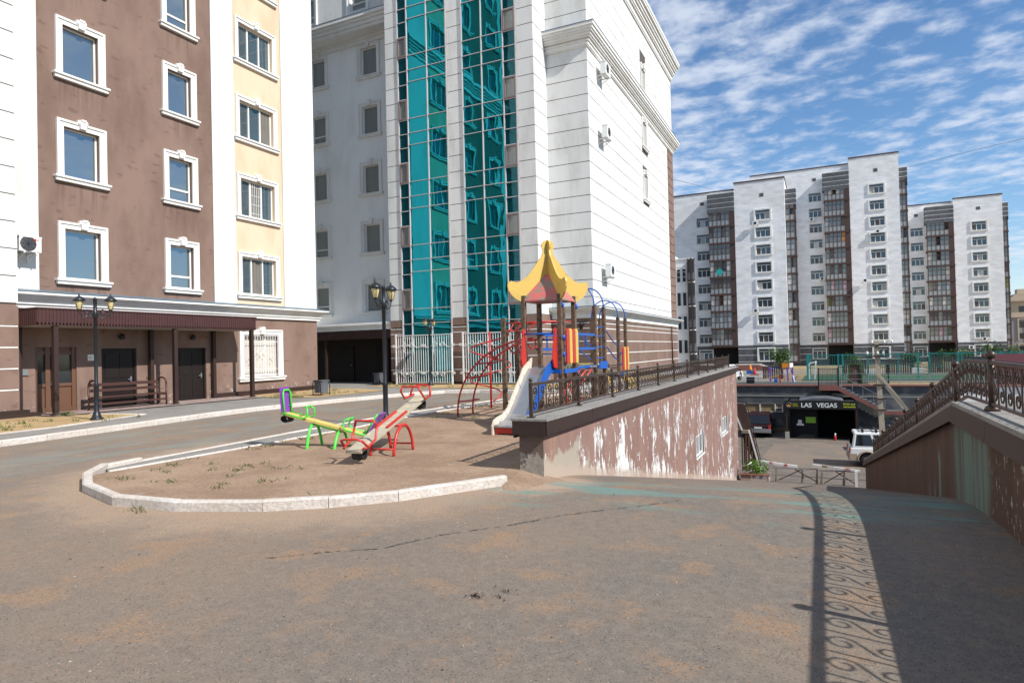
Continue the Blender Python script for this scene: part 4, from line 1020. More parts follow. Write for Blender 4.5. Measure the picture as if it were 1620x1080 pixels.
for k in range(3): m.tube([(AX1-.05, AY1+.1+.45*k, .05), (AX1-.4, AY1+.3+.45*k, .7), (AX1-.05, AY1+.5+.45*k, 1.2)], .02, 6)
m.build('climbing_net', 'red_paint', PG)
# ------------------------------------------------------------------ seesaws
def seesaw(name_, label, lo, hi, frame, board, wid):
    """lo / hi = ends of the plank (x, y, z)"""
    lo, hi = Vector(lo), Vector(hi); d = (hi-lo).normalized(); s = Vector((-d.y, d.x, 0)).normalized(); up = s.cross(d)*-1
    if up.z < 0: up = -up
    mid = (lo+hi)/2
    r = empty('seesaw', (mid.x, mid.y, .05), label, 'seesaw', 'seesaws on the sandpit')
    m = MB(); w = s*wid/2; t = up*.04
    m.hexa([lo-w-t, hi-w-t, hi+w-t, lo+w-t, lo-w, hi-w, hi+w, lo+w]); m.build('plank', board, r)
    return r, lo, hi, d, s, up, mid
# red one
r, lo, hi, d, s, up, mid = seesaw('s', 'red seesaw with a long pale plank and red tube handles, nearer the kerb', (-6.33, 7.72, .27), (-6.72, 10.2, .92), 'red_paint', 'worn_board', .26)
for e, k in ((lo, 1), (hi, -1)):
    m = MB()
    c = e+d*k*.30; w = s*.16
    for q in (1, -1):
        ww = w*q; o1 = s*q
        m.tube([e+d*k*.02+ww+up*.03, e+d*k*.10+ww*1.25+up*.02, e+d*k*.34+ww*1.25+up*.05, e+d*k*.46+ww*1.2+up*.22, e+d*k*.46+ww*1.0+up*.30], .019, 8)
    m.tube([e+d*k*.46+w*1.2+up*.22, e+d*k*.44+w+up*.31, e+d*k*.44-w+up*.31, e+d*k*.46-w*1.2+up*.22], .019, 8)
    m.tube([e+d*k*.10+w*1.25+up*.02, e+d*k*.0+w*1.1+up*.16, e-d*k*.02+w*.6+up*.19, e-d*k*.02-w*.6+up*.19, e+d*k*.0-w*1.1+up*.16, e+d*k*.10-w*1.25+up*.02], .019, 8)
    m.build('handle', 'red_paint', r)
    m = MB(); cc = e+d*k*.16-up*.12; m.tube([cc+(-d*cos(a)-up*sin(a))*.085 for a in [i*pi*2/16 for i in range(16)]], .018, 6, closed=True); 
    pts = [cc+(d*cos(a)+up*sin(a))*.085 for a in [i*pi*2/18 for i in range(18)]]
    for i in range(18):
        a, b = pts[i], pts[(i+1) % 18]; a2, b2 = cc+(a-cc)*.8, cc+(b-cc)*.8; h = s*.09
        m.hexa([a-h, b-h, b2-h, a2-h, a+h, b+h, b2+h, a2+h])
    m.build('tyre_buffer', 'rubber', r)
m = MB()
for q in (-1, 1): m.obox((0, 0, 0), X_, Y_, 0, 0, 0, 0, 0, 0) if False else m.hexa([mid+s*.10*q+v for v in (-d*.38-s*.02+up*.001, d*.38-s*.02+up*.001, d*.38+s*.02+up*.001, -d*.38+s*.02+up*.001, -d*.38-s*.02+up*.03, d*.38-s*.02+up*.03, d*.38+s*.02+up*.03, -d*.38+s*.02+up*.03)])
m.build('grip_strip', 'red_paint', r)
for q in (-1, 1):
    c = mid+s*.21*q; m = MB(); dh_ = Vector((d.x, d.y, 0)).normalized()
    m.tube([(c.x-dh_.x*.36*cos(a), c.y-dh_.y*.36*cos(a), .02+.50*sin(a)) for a in [i*pi/16 for i in range(17)]], .027, 8)
    m.build('leg_arch', 'red_paint', r)
m = MB(); m.tube([mid+s*.21-up*.1, mid-s*.21-up*.1], .022, 8); dh_ = Vector((d.x, d.y, 0)).normalized()
for q in (-1, 1): p = mid+dh_*.35*q; m.tube([(p.x+s.x*.21, p.y+s.y*.21, .16), (p.x-s.x*.21, p.y-s.y*.21, .16)], .016, 7)
m.build('pivot', 'red_paint', r)
# green one
r, lo, hi, d, s, up, mid = seesaw('s', 'green seesaw with yellow plank and purple backrests, farther from the kerb', (-7.28, 9.42, .25), (-8.95, 8.98, .69), 'green_paint', 'yellow_board', .22)
for e, k in ((lo, 1), (hi, -1)):
    b0 = e+d*k*.05; tilt = (up-d*k*.33).normalized(); q = (tilt.cross(s)).normalized()
    m = MB(); w = s*.15; m.hexa([b0-w-q*.012, b0+w-q*.012, b0+w+q*.012, b0-w+q*.012]+[p+tilt*.46 for p in (b0-w-q*.012, b0+w-q*.012, b0+w+q*.012, b0-w+q*.012)]); m.build('backrest', 'purple_paint', r)
    m = MB(); bk = b0+d*k*.045
    m.tube([bk-w*.85-tilt*.03, bk-w*.85+tilt*.36, bk-w*.6+tilt*.42, bk+w*.6+tilt*.42, bk+w*.85+tilt*.36, bk+w*.85-tilt*.03], .017, 8)
    for qq in (1, -1):
        ww = w*qq*.95
        m.tube([b0+ww*1.0+up*.0, b0+d*k*.42+ww, b0+d*k*.50+ww*.95+up*.06, b0+d*k*.46+ww*.9+up*.18, b0+d*k*.40+ww*.6+up*.21], .016, 8)
    m.tube([b0+d*k*.40+w*.57+up*.21, b0+d*k*.40-w*.57+up*.21], .016, 8)
    m.build('handle', 'green_paint', r)
    m = MB()
    for a in (-.09, .09):
        for zz in (.12, .30): p = b0+s*a+tilt*zz+q*.014; m.blob(p, (.02, .02, .02), 7, 5); m.blob(b0+s*a+tilt*zz-q*.014, (.02, .02, .02), 7, 5)
    m.build('bolt', 'teal_paint', r)
    m = MB(); cc = e+d*k*.10-up*.11; pts = [cc+(d*cos(a)+up*sin(a)*.75)*.085 for a in [i*pi*2/18 for i in range(18)]]
    for i in range(18):
        a, b = pts[i], pts[(i+1) % 18]; a2, b2 = cc+(a-cc)*.8, cc+(b-cc)*.8; h = s*.09
        m.hexa([a-h, b-h, b2-h, a2-h, a+h, b+h, b2+h, a2+h])
    m.build('tyre_buffer', 'rubber', r)
for q in (-1, 1):
    c = mid+d*.27*q; m = MB(); zt = c.z-.06
    m.tube([(c.x-s.x*.30*t, c.y-s.y*.30*t, zt*(1-abs(t)**2.6)) for t in [-1, -.93, -.8, -.6, -.35, 0, .35, .6, .8, .93, 1]], .027, 8)
    m.build('leg_arch', 'green_paint', r)
m = MB(); m.tube([mid+d*.3-up*.07, mid-d*.3-up*.07], .03, 8); m.build('pivot', 'green_paint', r)
# ------------------------------------------------------------------ street lamps, bench, bins
def lamp(loc, label, H=3.25):
    r = empty('street_lamp', (0, 0, 0), label, 'street lamp', 'twin-headed street lamps')
    m = MB(); m.lathe([(.16, 0), (.16, .04), (.12, .07), (.085, .18), (.06, .24), (.06, .9), (.072, .92), (.045, .98), (.045, H-.5), (.06, H-.49), (.06, H-.32), (.045, H-.3), (.045, H), (.055, H+.01), (.03, H+.05), (.01, H+.07)], (0, 0, 0), 14); m.build('pole', 'black_metal', r)
    for s in (-1, 1):
        m = MB(); m.tube([(s*.04, 0, H-.36), (s*.14, 0, H-.50), (s*.28, 0, H-.47), (s*.36, 0, H-.34), (s*.36, 0, H-.28)], .016, 7)
        m.tube(scroll((s*.17, 0, H-.40), .08, 1.2, -s, 1), .010, 5, caps=False); m.tube(scroll((s*.17, 0, H-.30), .06, 1.2, -s, -1), .010, 5, caps=False); m.build('arm', 'black_metal', r)
        m = MB(); m.lathe([(.03, 0), (.06, .03), (.10, .20), (.105, .24)], (s*.36, 0, H-.28), 8); g_ = m.build('lamp_shade', 'lamp_glass', r)
        m = MB(); m.lathe([(.15, 0), (.155, .02), (.13, .07), (.06, .12), (.02, .13), (.025, .17), (.005, .21)], (s*.36, 0, H-.04), 8)
        m.lathe([(.02, -.03), (.045, 0), (.05, .02)], (s*.36, 0, H-.28), 8)
        for k in range(4): a = k*pi/2+pi/4; m.bar((s*.36+.062*cos(a), .062*sin(a), H-.26), (s*.36+.108*cos(a), .108*sin(a), H-.03), .012)
        m.build('lamp_cap', 'black_metal', r)
    r.location = loc; return r
L1 = lamp((-17.75, 11.05, .115), 'dark street lamp in front of the brown porch and its bench, leftmost of the lamps'); L1.rotation_euler.z = R_(58)
L2 = copy_tree(L1); L2.location = (-9.45, 12.75, .04); L2['label'] = 'tallest-looking dark street lamp, standing at the edge of the sandpit behind the red seesaw'; L2.rotation_euler.z = R_(96)
L3 = copy_tree(L1); L3.location = (-17.3, 27.0, .115); L3['label'] = 'small distant street lamp before the left turquoise glass strip'; L3.rotation_euler.z = R_(88); L3.scale = (1, 1, .98)
b = empty('bench', (-20.95, 14.2, .13), 'brown slatted bench under the porch, in front of the dark doors', 'bench')
for y in (12.95, 15.35):
    m = MB()
    for x in (-20.75, -21.2): m.tube([(x, y, .13), (x, y, .88)], .03, 8)
    m.tube([(-20.975+.225*cos(a), y, .88+.2*sin(a)) for a in [i*pi/10 for i in range(11)]], .03, 8); m.tube([(-20.75, y, .5), (-21.2, y, .5)], .025, 8); m.build('side_frame', 'bench_wood', b)
m = MB()
for x in (-20.78, -20.92, -21.06): m.box(x-.055, x+.055, 12.95, 15.35, .52, .56)
m.build('seat', 'bench_wood', b)
m = MB(); m.box(-21.2, -21.16, 12.95, 15.35, .88, .98); m.box(-21.2, -21.16, 12.95, 15.35, .7, .79); m.box(-20.8, -20.76, 12.95, 15.35, .3, .36); m.build('backrest', 'bench_wood', b)
def bin_(loc, label):
    r = empty('litter_bin', (0, 0, 0), label, 'litter bin', 'grey litter bins')
    m = MB(); w = .21
    m.prism([(-w+.05, -w), (w-.05, -w), (w, -w+.05), (w, w-.05), (w-.05, w), (-w+.05, w), (-w, w-.05), (-w, -w+.05)], 'z', .1, .55); m.prism([(-w-.02, -w-.02), (w+.02, -w-.02), (w+.02, w+.02), (-w-.02, w+.02)], 'z', .551, .60); m.build('bucket', 'slate_tile', r)
    for s in (-1, 1): m = MB(); m.tube([(-.2, s*.26, 0), (-.2, s*.26, .5), (-.1, s*.26, .6), (.1, s*.26, .6), (.2, s*.26, .5), (.2, s*.26, 0)], .018, 6); m.tube([(-.2, s*.26, .05), (.2, s*.26, .05)], .015, 6); m.build('side_frame', 'black_metal', r)
    r.location = loc; return r
B1 = bin_((-18.1, 20.2, .12), 'dark grey litter bin on the dry soil beside the brown house corner')
B2 = copy_tree(B1); B2.location = (-20.9, 27.7, .12); B2['label'] = 'dark grey litter bin beside the dark porch of the white house'
# ------------------------------------------------------------------ lower court
RT = empty('retaining_wall', (2, 54.2, -5), 'sooty grey terrace wall behind the parked vehicles and the garage, with a reddish cap', 'wall')
m = MB(); PR = Vector((0, 54.0, 0)); facade(m, PR, X_, nf, (-15, 8.1), (-5.4, -1.5), [(-7.2, -2.75, -3.5, -2.8)], .3); m.box(-15, 8.1, 54.35, 54.45, -5.4, -1.5)
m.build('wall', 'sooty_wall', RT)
m = MB(); m.box(-15, 8.1, 53.86, 54.5, -1.499, -1.40); m.box(8.102, 40, 53.86, 54.5, -1.499, -1.42); m.build('coping', 'brick_red', RT)
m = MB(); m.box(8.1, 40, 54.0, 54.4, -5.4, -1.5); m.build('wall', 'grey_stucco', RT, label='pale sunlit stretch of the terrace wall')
m = MB(); m.box(-15, 8.1, 53.96, 53.995, -2.28, -2.22); m.build('ledge', 'concrete', RT)
m = MB()
for x in (-7.2, -5.6, -4.45, -3.35, -2.83): m.box(x, x+.08, 54.02, 54.12, -3.5, -2.8)
m.box(-7.2, -2.75, 54.0, 54.13, -3.56, -3.48); m.box(-7.2, -2.75, 54.02, 54.12, -2.86, -2.8); m.box(-3.3, -2.8, 54.03, 54.1, -3.2, -3.15); wf = m.build('window_frame', 'white_pvc', RT)
m = MB(); m.box(-7.2, -2.75, 54.2, 54.22, -3.5, -2.8); m.build('pane', 'car_glass', wf)
ST = empty('staircase', (2.5, 53.3, -5), 'concrete outdoor stairs running down to the right along the terrace wall, with a small landing', 'stairs')
m = MB(); m.box(-.2, 1.04, 52.5, 53.85, -1.72, -1.42); m.build('landing', 'brick_red', ST)
m = MB(); m.prism([(1.04, -1.43), (3.95, -3.15), (6.5, -3.15), (6.5, -3.4), (3.95, -3.4), (1.04, -1.72)], 'y', 52.5, 52.62); m.build('side_beam', 'brick_red', ST)
m = MB()
for i in range(11): x = 1.04+i*.265; z = -1.44-i*.156; m.box(x, x+.28, 52.63, 53.85, z-.25, z)
m.box(3.95, 6.5, 52.63, 53.85, -3.36, -3.16)
for i in range(12): x = 6.5+i*.27; z = -3.2-i*.155; m.box(x, x+.28, 52.63, 53.85, z-.25, z)
m.build('step', 'slate_tile', ST)
m = MB()
for i in range(16): x = -.2+i*.083; m.bar((x, 52.55, -1.42), (x, 52.55, -.18), .025)
m.bar((-.2, 52.55, -.18), (1.06, 52.55, -.18), .05); m.bar((-.2, 52.55, -1.36), (1.06, 52.55, -1.36), .035)
for x in (-.22, 1.06): m.box(x-.05, x+.05, 52.5, 52.6, -1.42, -.1)
m.build('landing_railing', 'black_metal', ST)
m = MB()
for i in range(5): x = 1.3+i*.66; z = -1.6-(x-1.04)*.59; m.bar((x, 52.56, z), (x, 52.56, z+.95), .03)
m.bar((1.06, 52.56, -.55), (3.95, 52.56, -2.25), .035); m.bar((3.95, 52.56, -2.25), (6.5, 52.56, -2.25), .035)
for x in (4.0, 4.9, 5.8, 6.5): m.bar((x, 52.56, -3.15), (x, 52.56, -2.25), .03)
m.build('stair_railing', 'steel', ST)
m = MB()
for k in range(12): x = -14.+k*1.9; m.bar((x, 54.1, -1.4), (x, 54.1, -.55), .035) if not -1 < x < 1.2 else None
for a, c in ((-15, -.3), (1.2, 8)):
    for z in (-.57, -.98): m.bar((a, 54.1, z), (c, 54.1, z), .03)
m.bar((3, 54.1, -.7), (40, 54.1, -.7), .03); m.bar((3, 54.1, -1.05), (40, 54.1, -1.05), .03)
for k in range(14): m.bar((8.6+k*2.1, 54.1, -1.4), (8.6+k*2.1, 54.1, -.7), .035)
tag(m.build('railing', 'steel'), 'thin grey pipe railing along the top of the sooty terrace wall', 'railing')
# garage with the sign
GA = empty('garage', (-.1, 51.5, -5), 'black open garage with a lettered sign over its entrance, built against the terrace wall', 'garage')
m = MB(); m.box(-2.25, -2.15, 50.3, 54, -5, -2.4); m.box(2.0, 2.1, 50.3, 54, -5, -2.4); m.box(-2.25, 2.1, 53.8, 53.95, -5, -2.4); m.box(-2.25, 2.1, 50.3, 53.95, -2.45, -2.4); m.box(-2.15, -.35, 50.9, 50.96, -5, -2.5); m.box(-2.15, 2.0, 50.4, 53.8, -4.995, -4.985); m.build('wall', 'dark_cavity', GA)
m = MB(); m.prism([(-1.5, -2.27), (-.6, -2.12), (.3, -2.10), (1.1, -2.22), (1.3, -2.27)], 'y', 50.1, 53.5); m.build('roof', 'slate_tile', GA)
for x in (-2.33, 2.1):
    m = MB(); m.box(x-.06, x+.06, 50.0, 50.12, -4.5, -2.85); p = m.build('post', 'brown_metal', GA)
    m = MB(); m.box(x-.13, x+.13, 49.93, 50.19, -5, -4.5); m.build('base', 'peeled_base' if False else 'concrete', p)
m = MB(); m.box(-2.42, 2.15, 49.9, 50.0, -2.86, -2.28); sg = m.build('sign', 'sign_black', GA, label='black sign board reading LAS VEGAS')
rt = (pi/2, 0, 0)
text('LAS', .43, 'sign_white', sg, (-1.38, 49.895, -2.72), rt, .004, bold=.008); text('VEGAS', .43, 'sign_white', sg, (-.38, 49.895, -2.72), rt, .004, bold=.008)
text('Көлік жуу', .155, 'sign_yellow', sg, (1.27, 49.895, -2.53), rt, .003, bold=.003); text('Автомойка', .14, 'sign_yellow', sg, (1.27, 49.895, -2.71), rt, .003, bold=.003)
text('АВТО', .12, 'sign_yellow', sg, (-1.92, 49.895, -2.55), rt, .003); text('МОЙКА', .105, 'sign_yellow', sg, (-1.92, 49.895, -2.68), rt, .003)
m = MB(); m.tube([(-2.16+.165*cos(t*pi/12), 49.885, -2.57+.165*sin(t*pi/12)) for t in range(24)], .013, 5, closed=True); m.build('emblem_ring', 'steel', sg)
m = MB(); m.prism([(-2.28, -2.68), (-2.04, -2.68), (-2.05, -2.60), (-2.10, -2.59), (-2.13, -2.53), (-2.20, -2.53), (-2.24, -2.59), (-2.28, -2.60)], 'y', 49.885, 49.899); m.build('emblem', 'orange_paint', sg)
m = MB(); m.box(-1.12, -.47, 50.87, 50.895, -3.92, -3.5); m.build('poster', 'sign_green', GA)
m = MB(); m.box(-1.62, -1.38, 50.87, 50.895, -3.98, -3.72); m.box(-1.72, -1.25, 50.87, 50.895, -4.12, -3.99); m.build('poster', 'sign_white', GA, label='small white notice')
e = empty('fire_extinguisher', (.72, 49.95, -5), 'small red and white bottle-shaped object standing in the dark garage entrance', 'fire extinguisher')
m = MB(); m.lathe([(.07, 0), (.075, .02), (.075, .28), (.05, .34)], (.72, 49.95, -4.99), 12); m.build('bottle', 'red_paint', e)
m = MB(); m.lathe([(.05, .34), (.05, .42), (.02, .5)], (.72, 49.95, -4.99), 10); m.box(.7, .8, 49.94, 49.96, -4.53, -4.5); m.build('cap', 'sign_white', e)
# vehicles
def car(loc, rot, label, paint_, L=4.6, Wd=1.85, Hh=1.8, clad=None, kind='suv', rack=False):
    r = empty('parked_car', (0, 0, 0), label, 'car', 'cars parked in the lower court'); hw = Wd/2; wr = .37; belt = Hh*.56; fl = .28
    xr, xf = .85, L-.85
    def bev(o, w): b = o.modifiers.new('b', 'BEVEL'); b.width = w; b.segments = 2; b.limit_method = 'ANGLE'; b.angle_limit = .6; return o
    hood = Hh*.60
    body = [(0.05, .35), (0, .55), (.02, belt-.1), (.06, belt), (L*.70, belt+.02), (L*.74, hood-.02), (L-.35, hood-.12), (L-.06, hood-.25), (L, .5), (L-.05, .3)]
    def arch(cx): return [(cx+.46*cos(a), max(.28, wr+.46*sin(a))) for a in [i*pi/8 for i in range(9)]]
    poly = body+[(xf+.5, .3)]+arch(xf)+[(xr+.5, .3)]+arch(xr)
    m = MB(); m.prism(poly, 'y', -hw, hw); bev(m.build('body', paint_, r, fix=True), .05)
    m = MB(); c = .16; z0, z1 = belt-.01, Hh
    tr = [(.10, z0), (L*.72, z0)]; tp = [(.24, z1), (L*.53, z1)]
    if kind == 'van': tp = [(.2, z1), (L*.60, z1)]; tr = [(.06, z0), (L*.80, z0)]
    m.hexa([(tr[0][0], -hw+.04, z0), (tr[1][0], -hw+.04, z0), (tr[1][0], hw-.04, z0), (tr[0][0], hw-.04, z0), (tp[0][0], -hw+c, z1), (tp[1][0], -hw+c, z1), (tp[1][0], hw-c, z1), (tp[0][0], hw-c, z1)]); bev(m.build('cabin', paint_, r), .06)
    def side(a, b, s):   # window between fractions along the cabin
        m = MB(); q = []
        for t, f in ((a, .14), (b, .14), (b-.01, .86), (a+.01, .86)):
            x0 = tr[0][0]+(tr[1][0]-tr[0][0])*t; x1 = tp[0][0]+(tp[1][0]-tp[0][0])*t; x = x0+(x1-x0)*f; y = (hw-.04)+(c-.04)*-f+.006
            q.append((x, y*s, z0+(z1-z0)*f))
        m.quad(*q); m.quad(*[(p[0], p[1]-.012*s, p[2]) for p in q][::-1]); m.build('side_window', 'car_glass', r)
    for s in (-1, 1):
        for a, b in ((.05, .34), (.37, .63), (.66, .93)): side(a, b, s)
    for k, (X0, X1) in enumerate(((tr[0][0], tp[0][0]), (tr[1][0], tp[1][0]))):
        m = MB(); e = (-.012, .012)[k]; m.quad(*[(X0+(X1-X0)*f+e, y*(hw-.14-(c-.04)*f), z0+(z1-z0)*f) for y, f in ((-1, .12), (1, .12), (1, .88), (-1, .88))]); m.build('rear_window' if k == 0 else 'windscreen', 'car_glass', r)
    for cx in (xr, xf):
        for s in (-1, 1):
            m = MB(); m.lathe([(.2, -.10), (wr-.03, -.11), (wr, -.08), (wr, .08), (wr-.03, .11), (.2, .10)], (cx, s*(hw-.13), wr), 20, 'y'); w_ = m.build('wheel', 'rubber', r)
            m = MB(); m.lathe([(.06, 0), (.20, .02), (.21, .0), (.22, .05)][::-1] if False else [(.21, -.04), (.21, .02), (.15, .0), (.05, .03)], (cx, s*(hw-.05), wr), 14, 'y'); m.build('rim', 'steel', w_)
    cl = clad or 'rubber'
    m = MB(); m.box(-.06, .16, -hw+.02, hw-.02, .38, .66); m.box(L-.14, L+.05, -hw+.02, hw-.02, .36, .62); bev(m.build('bumper', cl, r), .03)
    if clad:
        for s in (-1, 1):
            m = MB(); m.box(xr+.55, xf-.55, s*(hw+.012)-.012, s*(hw+.012)+.012, .34, .66); m.box(-.02, xr-.5, s*(hw+.012)-.012, s*(hw+.012)+.012, .42, .74)
            for cx in (xr, xf): m.tube([(cx+.49*cos(a), s*(hw+.005), wr+.49*sin(a)) for a in [i*pi/12 for i in range(13)]], .05, 6)
            m.build('wheel_arch_trim', clad, r)
    for s in (-1, 1):
        m = MB(); m.box(-.02, .05, s*(hw-.11)-.07, s*(hw-.11)+.07, belt-.32, belt-.02); m.build('tail_light', 'red_paint', r)
        m = MB(); m.box(L-.07, L+.01, s*(hw-.28)-.15, s*(hw-.28)+.15, .68, .86); m.build('headlight', 'sign_white', r)
        m = MB(); m.box(L*.66, L*.66+.1, s*(hw+.1)-.1, s*(hw+.1)+.1, belt+.02, belt+.18); m.build('mirror', 'rubber', r)
        if rack: m = MB(); m.bar((.5, s*(hw-.25), Hh+.09), (L*.5, s*(hw-.25), Hh+.09), .045); m.build('roof_rail', 'rubber', r)
    if rack:
        m = MB()
        for x in (.65, 1.3, 2.0):
            m.bar((x, -hw+.2, Hh+.13), (x, hw-.2, Hh+.13), .05)
            for s in (-1, 1): m.box(x-.06, x+.06, s*(hw-.25)-.05, s*(hw-.25)+.05, Hh-.02, Hh+.15)
        m.build('roof_rack', 'rubber', r)
    m = MB(); m.box(-.075, -.06, -.26, .26, .70, .81); m.build('number_plate', 'sign_white', r)
    r.location = loc; r.rotation_euler.z = rot
    return r
car((1.22, 40.45, -5.0), R_(2), 'white off-road car with tan wheel arches, half hidden by the right ramp wall', 'white_car', 4.7, 1.88, 1.86, 'tan_plastic', rack=True)
car((2.9, 45.8, -5.0), R_(4), 'dark off-road car behind the white one', 'dark_car', 4.7, 1.9, 1.85, rack=True)
vn = car((-4.25, 49.95, -5.0), R_(90), 'maroon estate car with a silver bumper parked in the shade left of the garage', 'maroon_car', 4.0, 1.75, 1.72, kind='van')
for ch in vn.children:
    if ch.name.startswith('bumper'): ch.data.materials.clear(); ch.data.materials.append(M['steel'])
for i, (x, c, lb) in enumerate(((-8.2, 'white_car', 'small white car seen through the iron railing, nearer the cream block corner'), (-10.9, 'white_car', 'white car beside the covered entrance of the distant low grey block'))):
    cc = car((x, 60+6*i, fz(60+6*i)), R_(80), lb, c, 4.3, 1.75, 1.5)
# gate frames and boom
Bz = ramp_z(30.1)
b = empty('barrier', (-1.1, 30.1, Bz), 'rusty trestle with a white boom beside the weed-filled planter at the ramp foot', 'barrier', 'trestle barriers at the foot of the ramp')
def trestle(b, x0, x1, xm, y):
    m = MB(); m.bar((x0, y, Bz+.60), (x1, y, Bz+.63), .05); m.build('top_rail', 'steel', b)
    for x in (x0+.12, xm, x1-.04): m = MB(); m.bar((x, y, Bz-.02), (x, y, Bz+.60), .06); m.bar((x-.05, y+.25, Bz-.02), (x, y, Bz+.58), .04); m.build('leg', 'old_wood', b)
    m = MB(); m.bar((x0+.2, y, Bz+.08), (x0+(xm-x0)*.95, y, Bz+.57), .035); m.bar((xm+(x1-xm)*.9, y, Bz+.1), (xm-.3, y, Bz+.58), .035); m.build('brace', 'rail_metal', b)
trestle(b, -2.0, -.25, -.85, 30.1)
m = MB(); m.bar((-2.42, 30.25, Bz+.80), (-1.05, 30.15, Bz+.68), .10, .10); a = m.build('boom', 'white_paint', b)
m = MB()
for t in (.2, .62): p = Vector((-2.42, 30.25, Bz+.80)).lerp(Vector((-1.05, 30.15, Bz+.68)), t); q = Vector((-2.42, 30.25, Bz+.80)).lerp(Vector((-1.05, 30.15, Bz+.68)), t+.10); m.bar(p, q, .104, .104)
m.build('stripe', 'faded_red', a)
m = MB(); m.box(-2.5, -2.38, 30.2, 30.32, Bz, Bz+.86); m.build('pole', 'white_pvc', b)
m = MB(); m.tube([(-.85, 30.06, Bz+.55), (-.83, 30.03, Bz+.35), (-.84, 30.03, Bz+.2)], .025, 6); m.build('chain', 'rail_metal', b)
b2 = empty('barrier', (.4, 30.0, Bz), 'rusty trestle with a white boom nearer the right wall at the ramp foot', 'barrier', 'trestle barriers at the foot of the ramp')
trestle(b2, -.23, 1.2, .72, 30.0)
m = MB(); m.bar((-.45, 30.08, Bz+.80), (1.3, 29.92, Bz+.66), .07, .08); a = m.build('boom', 'white_paint', b2)
m = MB(); m.bar((-.1, 30.05, Bz+.775), (.35, 30.01, Bz+.735), .075, .085); m.build('splint', 'old_wood', a)
m = MB(); m.bar((.75, 29.97, Bz+.703), (.95, 29.95, Bz+.687), .075, .085); m.build('stripe', 'faded_red', a)
m = MB(); m.box(1.1, 1.2, 29.85, 29.93, Bz-.05, Bz+.66); m.build('pole', 'white_pvc', b2)
# planter with weeds
P_ = empty('planter', (-2.75, 29.95, Bz), 'low brick planter full of green weeds at the foot of the left ramp wall', 'planter')
m = MB(); m.box(-3.3, -2.15, 29.7, 29.82, Bz-.1, Bz+.30); m.box(-2.25, -2.15, 29.82, 30.6, Bz-.1, Bz+.30); m.box(-3.3, -3.2, 29.82, 30.6, Bz-.1, Bz+.3); m.build('wall', 'peeling_paint', P_)
m = MB(); m.box(-3.34, -2.11, 29.66, 29.86, Bz+.301, Bz+.34); m.build('rim', 'brick_red', P_)
m = MB(); m.box(-3.2, -2.25, 29.86, 30.6, Bz, Bz+.26); m.build('soil', 'field_soil', P_)
def leaves(m, c, r, n, s, shape=1., rs=random):
    for i in range(n):
        while True:
            p = Vector((rs.uniform(-1, 1), rs.uniform(-1, 1), rs.uniform(-1, 1)))
            if p.length < 1: break
        p = Vector((c[0]+p.x*r[0], c[1]+p.y*r[1], c[2]+p.z*r[2])); a = rs.uniform(0, 6.28); t = rs.uniform(-1.1, 1.1); k = s*rs.uniform(.6, 1.3)
        u_ = Vector((cos(a)*cos(t), sin(a)*cos(t), sin(t)))*k; v_ = Vector((-sin(a), cos(a), rs.uniform(-.5, .5))).normalized()*k*.5
        m.quad(p-u_, p+v_, p+u_, p-v_)
m = MB(); leaves(m, (-2.7, 30.15, Bz+.55), (.55, .4, .38), 700, .055); o = m.build('foliage', 'leaf_bright', P_, fix=False)
wc = empty('garden_chair', (-2.95, 29.95, Bz+.3), 'broken white plastic frame lying among the weeds of the planter', 'plastic frame')
m = MB(); m.tube([(-3.25, 29.95, Bz+.62), (-3.0, 29.9, Bz+.70), (-2.85, 29.9, Bz+.82)], .022, 6); m.tube([(-3.2, 29.9, Bz+.42), (-3.0, 29.85, Bz+.37), (-2.85, 29.85, Bz+.5)], .022, 6); m.build('tube', 'sign_white', wc)
# wooden stair cover at the end of the left wall
SC = empty('stair_shelter', (-3.1, 32.4, -4.4), 'rust-brown timber stair cover with white edges at the far end of the left ramp wall', 'stair cover')
m = MB(); m.prism([(-3.9, -1.0), (-3.25, -1.05), (-2.6, -4.0), (-2.66, -4.45), (-2.9, -4.1)], 'y', 31.9, 31.98); m.build('side_panel', 'far_brown', SC)
m = MB(); m.bar((-3.75, 31.86, -1.3), (-3.38, 31.86, -2.35), .06); m.bar((-3.12, 31.86, -2.2), (-2.62, 31.86, -4.25), .06); m.bar((-3.2, 31.86, -3.0), (-2.98, 31.86, -3.8), .04); m.build('edge_board', 'white_pvc', SC)
m = MB(); m.box(-3.42, -3.12, 31.7, 32.6, -2.36, -2.22); m.build('roof', 'old_wood', SC)
for x, z in ((-3.42, -2.4), (-3.24, -2.36), (-3.12, -2.5), (-3.0, -3.2)): m = MB(); m.bar((x, 31.78, -4.5), (x, 31.78, z), .06); m.build('post', 'brown_door', SC)
m = MB()
for x in (-3.36, -3.3, -3.18): m.box(x, x+.05, 31.82, 31.84, -4.4, -2.4)
m.build('boarding', 'bench_wood', SC)
m = MB(); m.bar((-3.85, 31.95, -.85), (-3.2, 31.95, -.95), .03); m.bar((-3.2, 31.95, -.95), (-2.6, 31.95, -3.8), .03)
for t in (.0, .33, .66): m.bar((-3.2+.6*t, 31.95, -.95-2.85*t), (-3.3+.6*t, 31.95, -1.5-2.85*t), .025)
m.build('railing', 'rail_metal', SC)
